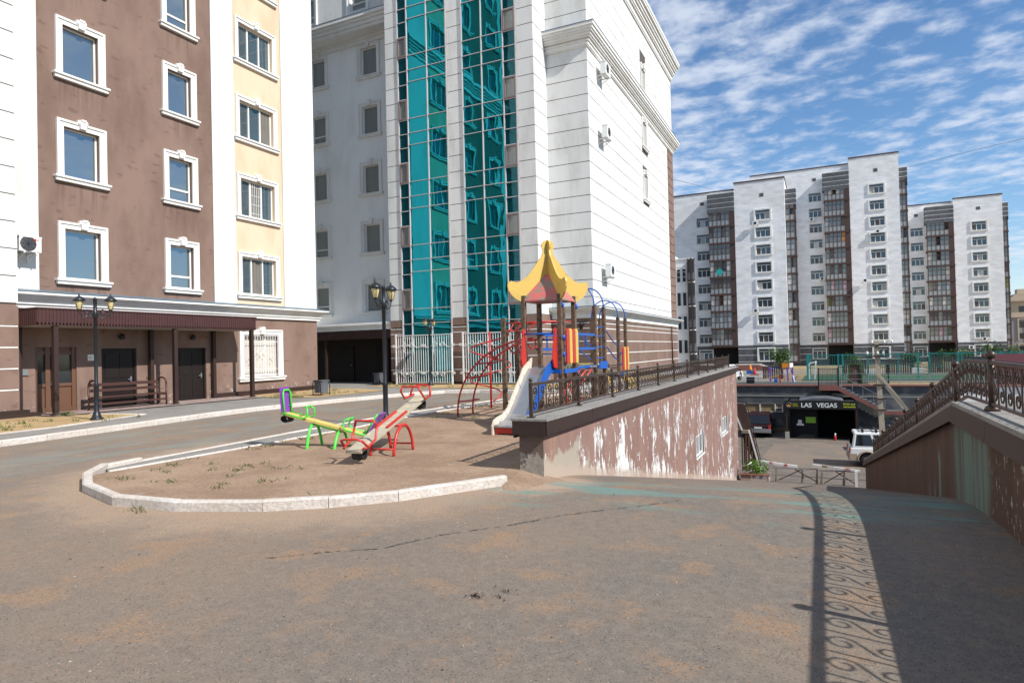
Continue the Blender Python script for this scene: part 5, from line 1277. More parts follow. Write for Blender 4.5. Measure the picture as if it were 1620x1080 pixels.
# concrete utility pole with brace
UP = empty('utility_pole', (2.45, 34, -5), 'weathered concrete utility pole with a slanting brace and glass insulators', 'utility pole')
m = MB(); a, b_ = .13, .085; m.hexa([(2.5-a, 34-a, -5), (2.5+a, 34-a, -5), (2.5+a, 34+a, -5), (2.5-a, 34+a, -5), (2.3-b_, 34-b_, 1.75), (2.3+b_, 34-b_, 1.75), (2.3+b_, 34+b_, 1.75), (2.3-b_, 34+b_, 1.75)]); m.build('pole', 'pole_concrete', UP)
m = MB(); m.bar((5.9, 34, -5.1), (2.4, 34, .1), .20, .20); m.build('brace', 'pole_concrete', UP)
for z, x0, x1 in ((1.55, 2.05, 2.95), (1.05, 1.85, 2.6), (-.25, 2.1, 2.6)):
    m = MB(); m.bar((x0, 33.86, z), (x1, 33.86, z), .05, .06); m.box(2.17, 2.47, 33.83, 34.17, z-.03, z+.04); ca = m.build('cross_arm', 'rail_metal', UP)
    for x in (x0+.06, (x0+x1)/2+.1, x1-.05):
        if z < 0: continue
        m = MB(); m.lathe([(.015, 0), (.015, .07), (.05, .08), (.055, .12), (.04, .15), (.045, .19), (.015, .21)], (x, 33.86, z+.03), 8); m.build('insulator', 'sign_white', ca)
m = MB(); 
for z in (-.9, -1.4): m.box(2.22, 2.62, 33.82, 34.18, z, z+.05)
m.build('clamp', 'rail_metal', UP)
for i in range(4): m = MB(); z0 = (1.7, 1.7, 1.2, 1.2)[i]; x0 = (2.1, 2.9, 1.9, 2.55)[i]; m.tube([(x0+26*t, 33.86-3*t, z0-.2-(2.2+i*.25)*4*t*(1-t)*.5-.5*t) for t in [k/20 for k in range(21)]], .010, 4); tag(m.build('wire', 'black_metal'), None, 'wire')
WL = ['uppermost power line leaving the utility pole to the right', 'second power line from the top leaving the utility pole', 'third power line from the top leaving the utility pole', 'lowest power line leaving the utility pole to the right']
for o, l in zip([o for o in C.objects if o.name.startswith('wire')], WL): o['label'] = l; o['group'] = 'power lines from the utility pole'
for nm, pa, lb in (('wire', [(-13.0, 60, 17.5), (-14.4, 85, 22.6), (-15.2, 110.5, 27.4)], 'dark cable sloping down from the white house to the roof of the left tower'), ('wire', [(14.3, 128, 31.2), (20.7, 110, 28.4), (26.5, 95, 25.8)], 'thin cable crossing the sky to the right of the tallest tower')):
    p0, p1, p2 = [Vector(p) for p in pa]; m = MB(); m.tube([(p0*(1-t)+p1*t)*(1-t)+(p1*(1-t)+p2*t)*t for t in [k/16 for k in range(17)]], .022, 4); tag(m.build(nm, 'black_metal'), lb, 'wire')
# ------------------------------------------------------------------ far towers
def tower(label, Y, xl, xc0, xc1, xs1, xn, zr, ztop, zcr, wrec, wsl, z0, nrow, fh, zdark, seed, ext=0):
    """xl..xc0 recessed wall, xc0..xc1 glazed balcony stack, xc1..xs1 projecting slab, xs1..xn narrow side stack"""
    rs = random.Random(seed); r = empty('apartment_tower', ((xl+xs1)/2, Y, -2.5), label, 'apartment tower', 'white apartment towers')
    D = 1.7; Yr = Y+D; PF = Vector((0, Y, 0)); PB_ = Vector((0, Yr, 0)); hwid = 1.25
    zc = [z0+fh*k for k in range(nrow)]
    hs = [(wsl-hwid+.15, wsl+hwid-.15, z-.75, z+.75) for z in zc]; hr = [(wrec-1.05, wrec+1.05, z-.75, z+.75) for z in zc]
    m = MB(); facade(m, PB_, X_, nf, (xl-ext, xc0+.4), (zdark, zr), hr, .25); m.build('wall', 'far_render', r, fix=False); m = MB(); facade(m, PF, X_, nf, (xc1, xs1), (zdark, ztop), hs, .25)
    m.quad((xs1, Y, -5), (xs1, Y+14, -5), (xs1, Y+14, ztop), (xs1, Y, ztop)); m.quad((xc1, Y, ztop), (xs1, Y, ztop), (xs1, Y+14, ztop), (xc1, Y+14, ztop))
    m.quad((xl-ext, Yr, zr), (xc1, Yr, zr), (xc1, Y+14, zr), (xl-ext, Y+14, zr)); m.quad((xc1, Y, zdark), (xc1, Yr, zdark), (xc1, Yr, ztop), (xc1, Y, ztop)); m.quad((xc0, Yr+.02, zdark), (xc1, Yr+.02, zdark), (xc1, Yr+.02, zr), (xc0, Yr+.02, zr)); m.quad((xl-ext, Yr, -5), (xl-ext, Y+14, -5), (xl-ext, Y+14, zr), (xl-ext, Yr, zr))
    m.build('wall', 'far_render', r, fix=False)
    m = MB(); m.box(xc1-.06, xs1+.08, Y-.08, Y+.3, ztop, ztop+.22); m.box(xs1-.1, xs1+.1, Y+.3, Y+14, ztop, ztop+.22); m.box(xl-ext, xc1-.07, Yr-.08, Yr+.3, zr, zr+.2); m.build('roof_edge', 'far_brown', r)
    m = MB(); zg = zdark-2.75
    hd = [(wsl-1.15, wsl+1.15, zdark-2.45, zdark-.6)]; hd2 = [(wrec-1.05, wrec+1.05, zdark-2.45, zdark-.7)]
    facade(m, PB_, X_, nf, (xl-ext, xc0), (-5, zdark), hd2, .25); m.build('base_wall', 'slate_tile', r, fix=False); m = MB(); facade(m, PF, X_, nf, (xc1, xs1), (-5, zdark), hd, .25); m.quad((xc1, Y, -5), (xc1, Yr, -5), (xc1, Yr, zdark), (xc1, Y, zdark))
    m.build('base_wall', 'slate_tile', r, fix=False)
    m = MB(); z = zdark-.55
    while z > -2.2: m.box(xc1, wsl-1.45, Y-.03, Y-.002, z-.03, z+.04); m.box(wsl+1.45, xs1, Y-.03, Y-.002, z-.03, z+.04); m.box(xl-ext, wrec-1.3, Yr-.03, Yr-.002, z-.03, z+.04); z -= 1.05
    m.build('joint_strip', 'white_trim', r)
    m = MB(); m.box(xc0, xc1-.02, Yr-.01, Yr+.01, -5, zdark); m.build('entrance', 'dark_cavity', r)
    # crown clad in dark stone
    def crown(x0, x1, y0, za, zb):
        m = MB(); n = 4; h = (zb-za)/n
        for i in range(n): m.box(x0+.01*i, x1, y0, y0+D-.05, za+i*h, za+(i+1)*h-.12)
        o = m.build('crown', 'slate_tile', r)
        m = MB()
        for i in range(n): m.box(x0, x1+.01, y0+.03, y0+D-.06, za+(i+1)*h-.119, za+(i+1)*h-.002)
        m.build('joint_strip', 'white_trim', o)
    crown(xc0-.25, xc1, Y-.1, zcr, zcr+3.2); crown(xs1+.02, xn, Y+1.2, zcr-.3, zcr+2.9)
    def balc(x0, x1, y0, z, h, nb, pier):
        m = MB(); xp = x1-pier
        m.box(x0-.12, x1+.06, y0-.12, y0+D-.1, z-.17, z+.15)
        if pier: m.box(xp, x1, y0, y0+D-.1, z+.12, z+h-.14)
        for i in range(nb+1): x = x0+(xp-x0)*i/nb; m.box(x-.04, x+.04, y0-.02, y0+.07, z+.12, z+h-.14)
        for q in (1.02, 1.95): m.box(x0, xp, y0-.01, y0+.06, z+q, z+q+.07)
        o = m.build('balcony', 'far_brown', r)
        m = MB(); m.box(x0, xp, y0+.02, y0+.05, z+.12, z+1.02); m.build('parapet_panel', 'screen_white', o)
        ins = rs.choice([0, 0, 6, 6, 4, 3, 5, 2, 1]); ins2 = rs.choice([0, 6, 5, 4])
        m = MB(); m.box(x0, x0+(xp-x0)*.45, y0+.5, y0+.55, z+1.0, z+h-.14); m.build('curtain', 'inside%d' % ins, o)
        m = MB(); m.box(x0+(xp-x0)*.62, xp, y0+.5, y0+.55, z+1.0, z+h-.14); m.build('curtain', 'inside%d' % ins2, o)
        m = MB()
        for i in range(nb):
            if rs.random() < .85: a = x0+(xp-x0)*i/nb+.045; m.mi = 0 if rs.random() < .72 else 1; m.quad((a, y0+.03, z+1.09), (a+(xp-x0)/nb-.09, y0+.03, z+1.09), (a+(xp-x0)/nb-.09, y0+.03, z+1.95), (a, y0+.03, z+1.95)); m.quad((a, y0+.03, z+2.02), (a+(xp-x0)/nb-.09, y0+.03, z+2.02), (a+(xp-x0)/nb-.09, y0+.03, z+h-.15), (a, y0+.03, z+h-.15))
        if m.v: m.build('pane', ['pane_balcony', rs.choice(['inside4', 'inside6', 'inside0', 'inside5', 'inside%d' % rs.randint(0, 6)])], o, fix=False)
        m = MB(); m.box(x0+.05, xp-.05, y0+1.35, y0+1.4, z+.12, z+h-.14); m.build('back_wall', 'far_grey', o)
    n = nrow if True else 0
    for k in range(nrow):
        z = zc[k]-1.25
        balc(xc0, xc1-.05, Y-.05, z, fh, 5, .75); balc(xs1+.03, xn-.1, Y+1.2, z, fh, 2, .18)
    balc(xs1+.03, xn-.1, Y+1.2, zc[0]-1.25-fh, fh, 2, .3)
    m = MB(); m.box(xc0-.1, xc1, Y-.1, Y+D, zc[0]-1.55, zc[0]-1.40); m.build('porch_roof', 'far_brown', r)
    for P, hh, ww in ((PF, hs, hwid), (PB_, hr, 1.05)):
        for h in hh+([hd[0]] if P is PF else [hd2[0]]):
            m = MB(); a0, a1, b0, b1 = h; t = .22 if P is PF else .12
            m.obox(P, X_, nf, a0-t, a0, 0, .14 if P is PF else .04, b0-t, b1+t); m.obox(P, X_, nf, a1, a1+t, 0, .14 if P is PF else .04, b0-t, b1+t); m.obox(P, X_, nf, a0, a1, 0, .14 if P is PF else .04, b1, b1+t); m.obox(P, X_, nf, a0, a1, 0, .14 if P is PF else .04, b0-t, b0)
            for f in (1/3, 2/3): m.obox(P, X_, nf, a0+(a1-a0)*f-.05, a0+(a1-a0)*f+.05, -.2, -.1, b0, b1-.4)
            m.obox(P, X_, nf, a0, a1, -.2, -.1, b1-.45, b1-.37); m.obox(P, X_, nf, a0, a0+.07, -.2, -.1, b0, b1); m.obox(P, X_, nf, a1-.07, a1, -.2, -.1, b0, b1)
            o = m.build('window', 'white_trim', r)
            m = MB(); m.obox(P, X_, nf, a0+.01, a1-.01, -.23, -.18, b0+.01, b1-.01); m.build('pane', 'pane_far', o)
            if rs.random() < .5: m = MB(); q = rs.choice([0, 1, 2]); m.obox(P, X_, nf, a0+(a1-a0)*q/3+.06, a0+(a1-a0)*(q+1)/3-.06, -.175, -.16, b0+.02, b1-.5); m.build('curtain', 'inside%d' % rs.choice([0, 5, 6, 5]), o)
    for x, P in ((wsl, PF), (wrec, PB_)): m = MB(); m.obox(P, X_, nf, x-.35, x+.25, 0, .03, zc[-1]+2.9, zc[-1]+3.45); m.build('vent', 'slate_tile', r)
    return r
tower('left white tower, lower than its neighbour, partly hidden by the grooved white house', 111, -21.5, -16.15, -12.1, -4.53, -2.9, 27.4, 28.0, 23.6, -17.4, -7.85, 2.94, 8, 2.80, 1.68, 1, ext=8)
tower('tallest white tower, in the middle of the three distant ones', 126.5, -9.07, 1.25, 5.2, 12.65, 14.0, 33.0, 33.5, 28.4, -.2, 9.3, 2.87, 10, 2.775, 1.5, 2, ext=2)
tower('farthest white tower, rightmost of the three, beside the cream block', 142, 15.2, 18.4, 22.6, 29.9, 31.0, 27.3, 27.5, 23.4, 17.0, 26.4, 2.85, 8, 2.775, 1.3, 3)
def tac(x, y, z, lb):
    r = empty('air_conditioner', (x, y, z), lb, 'air conditioner', 'air conditioners on the towers')
    m = MB(); m.box(x-.42, x+.42, y-.62, y-.3, z, z+.58); m.build('casing', 'white_pvc', r); m = MB(); m.lathe([(.22, 0), (.22, .01)], (x-.05, y-.635, z+.29), 12, 'y'); m.build('fan', 'black_metal', r)
    m = MB(); m.box(x-.35, x-.3, y-.6, y, z-.08, z-.01); m.box(x+.3, x+.35, y-.6, y, z-.08, z-.01); m.build('bracket', 'black_metal', r)
tac(-8.9, 111, 20.9, 'air conditioner under the top window of the left tower'); tac(-9.2, 111, 6.9, 'air conditioner low on the left tower, by its second white window row'); tac(9.3, 126.5, 20.2, 'air conditioner under the fourth window from the top of the tallest tower')
tac(7.2, 126.5, 12.0, 'air conditioner left of a window halfway down the tallest tower'); tac(26.6, 142, 1.55, 'air conditioner under the lowest white window of the farthest tower'); tac(.6, 128.2, 12.9, 'air conditioner on the recessed wall of the tallest tower, left of its balconies')
tac(-.8, 128.2, 23.6, 'air conditioner below the second recessed window from the top of the tallest tower'); tac(24.6, 142, .1, 'air conditioner on the dark stone base of the farthest tower')
# grey block behind the deck, cream block on the far right
G = empty('apartment_building', (-17, 86, -2.2), 'low pale grey block with paired narrow windows between the grooved house and the left tower', 'apartment building')
hs = []
for k in range(4):
    for x in (-16.55, -15.85): hs.append((x, x+.42, .9+3.05*k+ (0), 2.55+3.05*k))
m = MB(); P85 = Vector((0, 85, 0)); facade(m, P85, X_, nf, (-17.1, -14.5), (-5, 12.9), hs, .2); m.box(-24, -17.1, 84.2, 95, -5, 13.7); m.box(-24, -14.5, 85.3, 86.4, -5, 12.85); m.build('wall', 'far_render', G, fix=True)
m = MB()
for i in range(5): m.box(-17.0, -14.5, 84.96, 84.999, 10.0+.65*i, 10.07+.65*i)
m.box(-17.1, -14.45, 84.9, 85.1, 12.9, 13.1); m.box(-24, -17.0, 84.15, 84.3, 13.7, 13.85); m.build('joint_strip', 'white_trim', G)
for h in hs:
    m = MB(); m.obox(P85, X_, nf, h[0]-.08, h[0], 0, .05, h[2]-.1, h[3]+.1); m.obox(P85, X_, nf, h[1], h[1]+.08, 0, .05, h[2]-.1, h[3]+.1); m.obox(P85, X_, nf, h[0], h[1], 0, .05, h[2]-.1, h[2]); o = m.build('window', 'white_trim', G)
    m = MB(); m.obox(P85, X_, nf, h[0], h[1], -.18, -.15, h[2], h[3]); m.build('pane', 'pane_far', o)
for k in range(5):
    z = -2.2+3.05*k; m = MB(); m.box(-15.15, -14.2, 84.5, 84.55, z, z+.2); m.box(-14.75, -14.6, 84.45, 84.9, z, z+3.0); m.box(-15.15, -15.08, 84.5, 84.55, z, z+3); m.box(-14.25, -14.2, 84.5, 84.55, z, z+3); m.box(-15.15, -14.2, 84.5, 84.55, z+1.1, z+1.18); o = m.build('balcony', 'far_brown', G)
    m = MB(); m.box(-15.1, -14.22, 84.6, 84.63, z+.2, z+1.1); m.build('parapet_panel', 'screen_white', o); m = MB(); m.box(-15.1, -14.22, 84.6, 84.63, z+1.2, z+2.9); m.build('pane', 'pane_balcony', o)
G = empty('apartment_building', (48, 170, -3), 'distant cream and brown block at the right edge of the view', 'apartment building')
hs = []
for x in (38.0, 40.6, 43.2, 45.8, 48.4): hs += [(x, x+1.1, 7.3, 8.6), (x, x+1.1, 4.0, 5.4), (x, x+1.1, 1.7, 2.9)]+[(x, x+1.1, -1.0, .1), (x, x+1.1, -3.2, -2.1)]
P170 = Vector((0, 170, 0)); m = MB(); facade(m, P170, X_, nf, (36.6, 60), (6.4, 9.6), [h for h in hs if h[2] > 6], .3); m.box(36.6, 60, 170.4, 184, -6, 9.5); m.build('wall', 'far_cream', G)
m = MB(); facade(m, P170, X_, nf, (36.6, 60), (-6, 6.4), [h for h in hs if h[2] < 6], .3); m.build('wall', 'far_grey', G)
m = MB(); m.box(36.2, 60, 169.4, 171, 9.6, 10.1); m.box(36.5, 60, 169.8, 170.01, 6.2, 6.5)
for x in (38.0, 40.6, 43.2, 45.8, 48.4):
    for z0, z1 in ((1.4, 5.8), (-3.5, .5)): m.box(x-.3, x-.05, 169.85, 169.99, z0, z1); m.box(x+1.15, x+1.4, 169.85, 169.99, z0, z1); m.box(x-.3, x+1.4, 169.85, 169.99, z1, z1+.2)
m.build('trim', 'far_cream', G)
m = MB(); m.prism([(36.4, 10.1), (60, 10.1), (60, 11.2), (37.5, 11.2)], 'y', 169.8, 184); m.box(38.3, 40.4, 172, 174, 11.2, 12.3); m.build('roof', 'far_cream', G)
for h in hs: m = MB(); m.obox(P170, X_, nf, h[0], h[1], -.28, -.2, h[2], h[3]); m.build('window', 'pane_dark', G)
# ------------------------------------------------------------------ sports pitch and playground beyond the terrace wall
def F(y): return fz(y)
fn = empty('pitch_fence', (6.5, 62, F(62)), 'tall turquoise cage fence round the green sports pitch', 'fence')
def fside(p, q, n, h0=0., H=2.25):
    p = Vector((*p, F(p[1]))); q = Vector((*q, F(q[1]))); Z = Vector((0, 0, 1)); m = MB()
    for i in range(n+1): a = p.lerp(q, i/n); m.bar(a+Z*.05, a+Z*(H-.05), .015)
    for z in (.1, H*.5, H-.05): m.bar(p+Z*z, q+Z*z, .04)
    m.build('bar_panel', 'teal_paint', fn)
for y in (62.3, 77.5):
    for i in range(6): x0 = -1.1+i*2.75; fside((x0, y), (x0+2.75, y), 14)
    for i in range(7): m = MB(); x = -1.1+i*2.75; m.box(x-.07, x+.07, y-.07, y+.07, F(y), F(y)+2.3); m.build('post', 'teal_paint', fn)
for x in (-1.1, 15.4):
    for i in range(4): fside((x, 62.3+i*3.8), (x, 66.1+i*3.8), 16); m = MB(); yy = 64.2+i*3.8; m.box(x-.06, x+.06, yy-.06, yy+.06, F(yy), F(yy)+2.3); m.build('post', 'teal_paint', fn)
gl = empty('football_goal', (-.45, 65, F(65)), 'small white football goal standing just inside the turquoise cage', 'goal')
m = MB(); z = F(65)
for y in (63.2, 66.6): m.bar((-.55, y, z), (-.45, y, z+1.6), .11); m.bar((-.55, y, z+1.6), (-1.0, y, z+1.5), .06); m.bar((-1.0, y, z+1.5), (-1.3+.3, y, z), .05)
m.bar((-.45, 63.2, z+1.6), (-.45, 66.6, z+1.6), .11); m.build('goal_frame', 'white_pvc', gl)
# dark picket fence and climbing panel
m = MB()
for i in range(30): x = 1.2+i*.115; m.bar((x, 56.6, F(56)), (x, 56.6, F(56)+1.35), .025)
for z in (.12, 1.3): m.bar((1.2, 56.6, F(56)+z), (4.55, 56.6, F(56)+z), .04)
m.box(4.5, 4.6, 56.55, 56.65, F(56), F(56)+1.45)
tag(m.build('picket_fence', 'black_metal'), 'black picket fence behind the brown climbing panel', 'fence')
cp = empty('climbing_board', (2.3, 56.1, F(56)), 'brown climbing panel with green edges and round holes beside the black picket fence', 'play panel')
z = F(56); bm = bmesh.new()
def ngon_with_holes(name, outer_, holes_, y, t, mat, par):
    cu = bpy.data.curves.new('c', 'CURVE'); cu.dimensions = '2D'; cu.fill_mode = 'BOTH'; cu.extrude = t
    for ring in [outer_]+holes_:
        sp_ = cu.splines.new('POLY'); sp_.points.add(len(ring)-1); sp_.use_cyclic_u = True
        for p, q in zip(sp_.points, ring): p.co = (q[0], q[1], 0, 1)
    t_ = bpy.data.objects.new('c', cu); C.objects.link(t_); me = bpy.data.meshes.new_from_object(t_); bpy.data.objects.remove(t_)
    me.transform(Matrix.Translation(Vector((0, y, 0))-W[par]) @ Matrix.Rotation(pi/2, 4, 'X')); me.materials.clear(); me.materials.append(M[mat])
    o = bpy.data.objects.new(name, me); C.objects.link(o); o.parent = par; W[o] = W[par]; return o
ngon_with_holes('panel', [(1.85, z), (2.1, z), (2.15, z+.15), (2.3, z+.2), (2.45, z+.15), (2.5, z), (2.75, z), (2.62, z+1.5), (1.98, z+1.5)], [[(2.33+.17*cos(a), z+.92+.17*sin(a)) for a in [i*pi/8 for i in range(16)]]], 56.1, .04, 'far_brown', cp)
m = MB(); m.bar((1.82, 56.05, z), (1.97, 56.05, z+1.52), .09); m.bar((2.78, 56.05, z), (2.63, 56.05, z+1.52), .09); m.bar((1.97, 56.05, z+1.5), (2.63, 56.05, z+1.5), .09); m.build('edge_board', 'leaf', cp)
# distant climbing set, little seesaw, cones
z = F(61); cs = empty('climbing_set', (-3.0, 60.5, z), 'small purple and blue climbing set with an orange board on top', 'playground set')
for x in (-4.0, -2.6, -2.2): m = MB(); m.bar((x, 60.2, z), (x-.05, 60.2, z+1.25), .12); m.build('post', 'purple_paint', cs)
m = MB(); m.bar((-2.1, 60, z), (-2.35, 60.4, z+1.2), .10); m.bar((-4.0, 60.6, z), (-4.0, 60.6, z+1.2), .10); m.bar((-4, 60.3, z+1.2), (-2.3, 60.3, z+1.2), .05); m.build('frame', 'blue_paint', cs)
m = MB(); m.box(-3.05, -2.55, 60.15, 60.25, z+1.2, z+1.62); m.build('board', 'orange_paint', cs)
z = F(57); s2 = empty('seesaw', (-3.6, 57, z), 'tiny yellow seesaw on a red post near the terrace wall edge', 'seesaw')
m = MB(); m.bar((-4.3, 56.8, z+.35), (-3.0, 56.8, z+.72), .10, .05); m.build('plank', 'yellow_paint', s2); m = MB(); m.bar((-3.05, 56.8, z), (-3.05, 56.8, z+.75), .10); m.build('post', 'red_paint', s2); m = MB(); m.box(-3.5, -3.25, 56.7, 56.95, z+.1, z+.42); m.build('seat', 'blue_paint', s2)
for i, (x, y, lb) in enumerate(((-8.0, 86, 'orange traffic cone with a blue base by the tower entrance steps'), (-7.0, 80, 'red traffic cone lying lower on the path before the left tower'))):
    z = F(y); e = empty('traffic_cone', (x, y, z), lb, 'traffic cone'); m = MB(); m.box(x-.45, x+.45, y-.4, y+.4, z+.05, z+.15+.25*(1-i)); m.build('base', ('blue_paint', 'red_paint')[i], e); m = MB(); m.lathe([(.24, 0), (.15, .3), (.10, .55), (.04, .75)], (x, y, z+.3*(1-i)+.1), 10); m.build('cone', ('orange_paint', 'red_paint')[i], e)
z = F(60); tag(MB().box(-5.6, -5.0, 56.5, 57.0, F(57), F(57)+.5).box(-5.62, -4.98, 56.48, 57.02, F(57)+.501, F(57)+.54).build('litter_bin', 'black_metal'), 'black square litter bin behind the pipe railing, above the strip of wall windows', 'litter bin')
d_ = empty('satellite_dish', (-14.6, 110.4, 13.6), 'small round turquoise dish hanging in front of a middle balcony of the left tower', 'dish')
m = MB(); m.lathe([(.52, .0), (.5, .04), (.3, .14), (.05, .2)], (-14.6, 110.35, 13.75), 16, 'y'); m.build('dish', 'teal_bright', d_)
m = MB(); m.tube([(-14.6, 110.6, 13.75), (-14.6, 110.98, 13.4)], .03, 6); m.build('bracket', 'black_metal', d_)
# brown slatted enclosures
for i, (x0, x1, y, h, lb) in enumerate(((-5.2, -3.4, 68, 1.15, 'brown slatted enclosure left of the turquoise cage, behind the climbing set'), (2.2, 4.4, 80, 1.5, 'brown slatted enclosure behind the pitch, just right of the utility pole'), (6.3, 8.6, 80, 1.5, 'brown slatted enclosure behind the middle of the pitch'), (10.5, 16.0, 82, 1.7, 'long brown slatted enclosure behind the right half of the pitch'))):
    z = F(y); m = MB(); e = empty('slatted_enclosure', ((x0+x1)/2, y, z), lb, 'enclosure', 'brown slatted enclosures on the far lawn'); k = int((x1-x0)/.2)
    for j in range(k): a = x0+j*(x1-x0)/k; m.box(a, a+.15, y, y+.04, z+.05, z+h)
    m.build('boarding', 'far_brown', e)
    m = MB(); m.box(x0-.05, x1+.05, y-.03, y+.07, z+h+.001, z+h+.08); m.box(x0, x0+.08, y+.041, y+1.4, z, z+h); m.box(x1-.08, x1, y+.041, y+1.4, z, z+h); m.build('frame', 'far_brown', e)
# shrubs
def shrub(x, y, w, h, label, n=900, mat='leaf'):
    rs = random.Random(int(x*10+y)); z = F(y); e = empty('shrub', (x, y, z), label, 'shrub', 'shrubs in front of the towers')
    m = MB()
    for k in range(4): a = rs.uniform(0, 6.28); m.tube([(x, y, z), (x+.1*w*cos(a), y+.1*w*sin(a), z+h*.4), (x+.3*w*cos(a), y+.3*w*sin(a), z+h*.8)], [.07, .05, .02], 6)
    m.build('trunk', 'bark', e)
    m = MB(); m.mi = 0
    for k in range(8):
        a = rs.uniform(0, 6.28); q = rs.uniform(0, .33)*w; m.mi = 0 if rs.random() < .7 else 1
        leaves(m, (x+q*cos(a), y+q*sin(a), z+h*rs.uniform(.3, .78)), (w*.26, w*.26, h*.24), n//8, .14, rs=rs)
    m.build('foliage', [mat, 'leaf_bright'], e, fix=False)
shrub(-5.2, 100, 4.0, 3.6, 'round green bush at the foot of the left tower, above the climbing set', 1400)
for x, y, w, h, lb in ((3.8, 98, 2.6, 2.6, 'dark green bush behind the pitch, seen right beside the utility pole'), (9.9, 92, 2.4, 3.2, 'tall narrow bush behind the pitch, at the foot of the recessed balcony wall'), (12.6, 92, 2.8, 2.6, 'bushy green shrub behind the pitch, second from the tall narrow one'), (16.0, 98, 3.4, 3.0, 'wide bush before the farthest tower, left of its ground-floor window'), (19.5, 98, 3.6, 3.6, 'largest bush, in front of the ground-floor window of the farthest tower'), (21.8, 100, 3.0, 3.1, 'rightmost bush, between the farthest tower and the brick shed')): shrub(x, y, w, h, lb)
# white planters / kerb blocks on the far lawn
for i, (x, y) in enumerate(((5.0, 79), (9.4, 84))):
    z = F(y); m = MB(); m.prism([(x-.7, z), (x+.7, z), (x+.8, z+.55), (x-.8, z+.55)], 'y', y, y+.6); tag(m.build('concrete_planter', 'white_stucco'), ('small white concrete trough behind the pitch, nearer the utility pole', 'small white concrete trough behind the pitch, farther right')[i], 'planter')
SHD = empty('brick_shed', (13.5, 56, F(56)), 'red brick shed with a dark red sloping metal roof beyond the right railing', 'shed')
m = MB(); m.box(11.3, 17, 55, 58, F(56)-.1, -.02); m.build('wall', 'brick_red', SHD)
m = MB(); m.hexa([(10.75, 54.6, -.02), (17.5, 54.6, -.02), (17.5, 58.6, .5), (10.75, 58.6, .5), (10.75, 54.6, .05), (17.5, 54.6, .05), (17.5, 58.6, .62), (10.75, 58.6, .62)]); m.build('roof', 'shed_roof', SHD)
m = MB(); m.box(13.0, 13.9, 54.9, 54.99, -1.4, -.3); m.build('door', 'far_brown', SHD)
# low brick steps at the entrance of the left tower
st = empty('entrance_steps', (-9.2, 106, -2.2), 'red brick entrance steps with a pale landing in front of the left tower', 'steps')
m = MB(); m.box(-12, -8.3, 103, 108, -2.2, -1.3); m.prism([(-8.3, -1.3), (-6.0, -2.15), (-6, -2.3), (-8.3, -2.3)], 'y', 103, 103.3); m.build('side_wall', 'brick_red', st); m = MB(); m.box(-12, -8.3, 103.3, 108, -1.299, -1.2)
for i in range(6): m.box(-8.3+i*.38, -7.9+i*.38, 103.31, 107.5, -2.3, -1.35-i*.14)
m.build('step', 'concrete', st)
# ------------------------------------------------------------------ light, sky, camera
EL, AZ = R_(41), R_(13)
sv = Vector((cos(AZ)*cos(EL), -sin(AZ)*cos(EL), sin(EL)))
su = bpy.data.lights.new('sun', 'SUN'); su.energy = 4.9; su.angle = R_(.55); su.color = (1, .955, .89)
so = bpy.data.objects.new('sun', su); C.objects.link(so); so.rotation_euler = sv.to_track_quat('Z', 'Y').to_euler(); so.location = (20, -10, 40)
wd = bpy.data.worlds.new('World'); S.world = wd; wd.use_nodes = True; nt = wd.node_tree; nt.nodes.clear(); h = N(nt)
sky = h.n('ShaderNodeTexSky'); sky.sky_type = 'NISHITA'; sky.sun_disc = False; sky.sun_elevation = EL; sky.sun_rotation = pi/2+AZ; sky.air_density = 1.0; sky.dust_density = 0.; sky.ozone_density = 3.5
tc = h.n('ShaderNodeTexCoord'); sx = h.n('ShaderNodeSeparateXYZ'); h.l(tc.outputs['Generated'], sx.inputs[0])
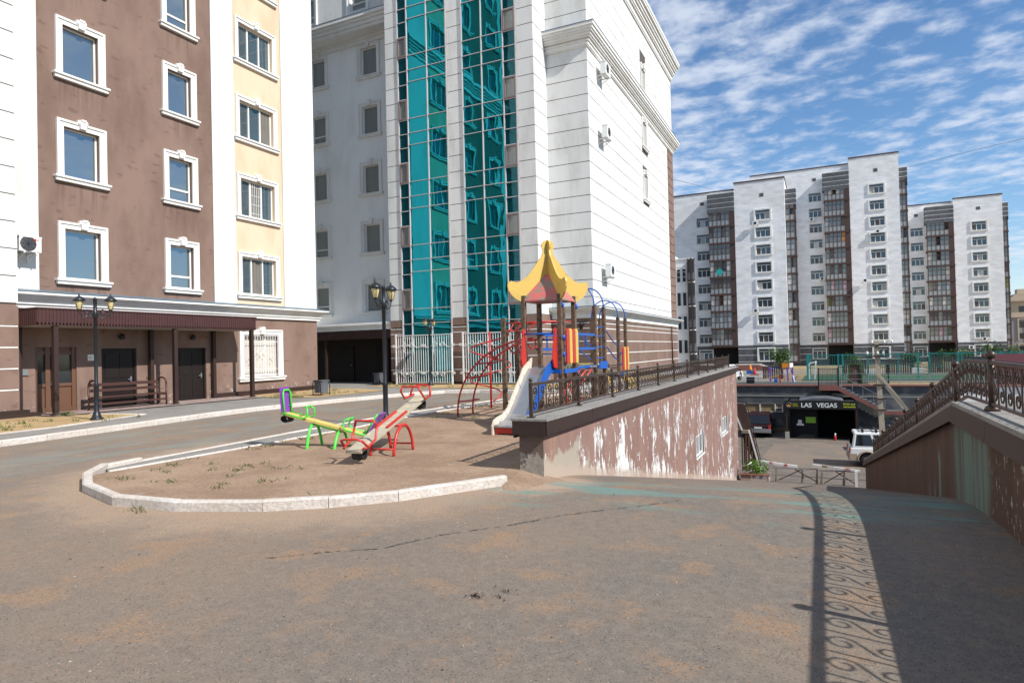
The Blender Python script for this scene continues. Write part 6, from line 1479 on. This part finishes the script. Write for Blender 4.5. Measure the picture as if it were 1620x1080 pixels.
zz = h.math('ADD', h.math('MAXIMUM', sx.outputs[2], 0.), .10); cb = h.n('ShaderNodeCombineXYZ'); h.l(h.math('DIVIDE', sx.outputs[0], zz), cb.inputs[0]); h.l(h.math('DIVIDE', sx.outputs[1], zz), cb.inputs[1])
v = cb.outputs[0]
n1 = h.noise(7.5, 7, .55, h.map((1.25, 1.35, 1), (2.3, .4, 0), v), .1); n2 = h.noise(.8, 3, .5, h.map((1, 1, 1), (5.1, 2.2, 0), v))
cl = h.math('ADD', n1, h.math('MULTIPLY', h.math('SUBTRACT', n2, .5), .85))
fk = h.math('MULTIPLY', h.ramp(cl, .37, .76), .80); fk = h.math('MULTIPLY', fk, h.ramp(sx.outputs[2], -.02, .06))
hs_ = h.n('ShaderNodeHueSaturation'); hs_.inputs['Saturation'].default_value = 1.12; h.l(sky.outputs[0], hs_.inputs['Color'])
mx = h.mix(fk, hs_.outputs[0], (5.1, 5.55, 6.4))
bg = h.n('ShaderNodeBackground'); bg.inputs[1].default_value = .12; h.l(mx, bg.inputs[0]); ow = h.n('ShaderNodeOutputWorld'); h.l(bg.outputs[0], ow.inputs[0])
cam = bpy.data.cameras.new('camera'); co = bpy.data.objects.new('camera', cam); C.objects.link(co); S.camera = co
ya, pt, rl = R_(25.4187), R_(.83978), R_(-1.38601)
f = Vector((-sin(ya)*cos(pt), cos(ya)*cos(pt), sin(pt))); r0 = Vector((cos(ya), sin(ya), 0)); u0 = r0.cross(f)
r1 = r0*cos(rl)+u0*sin(rl); u1 = -r0*sin(rl)+u0*cos(rl)
mt = Matrix((r1, u1, -f)).transposed().to_4x4(); mt.translation = Vector((0, 0, 1.7)); co.matrix_world = mt
cam.sensor_width = 36; cam.lens = 1027.08/1620*36; cam.clip_end = 3000; cam.clip_start = .05
S.render.engine = 'CYCLES'; S.render.resolution_x = 1024; S.render.resolution_y = 682
S.view_settings.view_transform = 'Standard'; S.view_settings.look = 'None'; S.view_settings.exposure = .33; S.view_settings.gamma = 1
S.cycles.max_bounces = 6
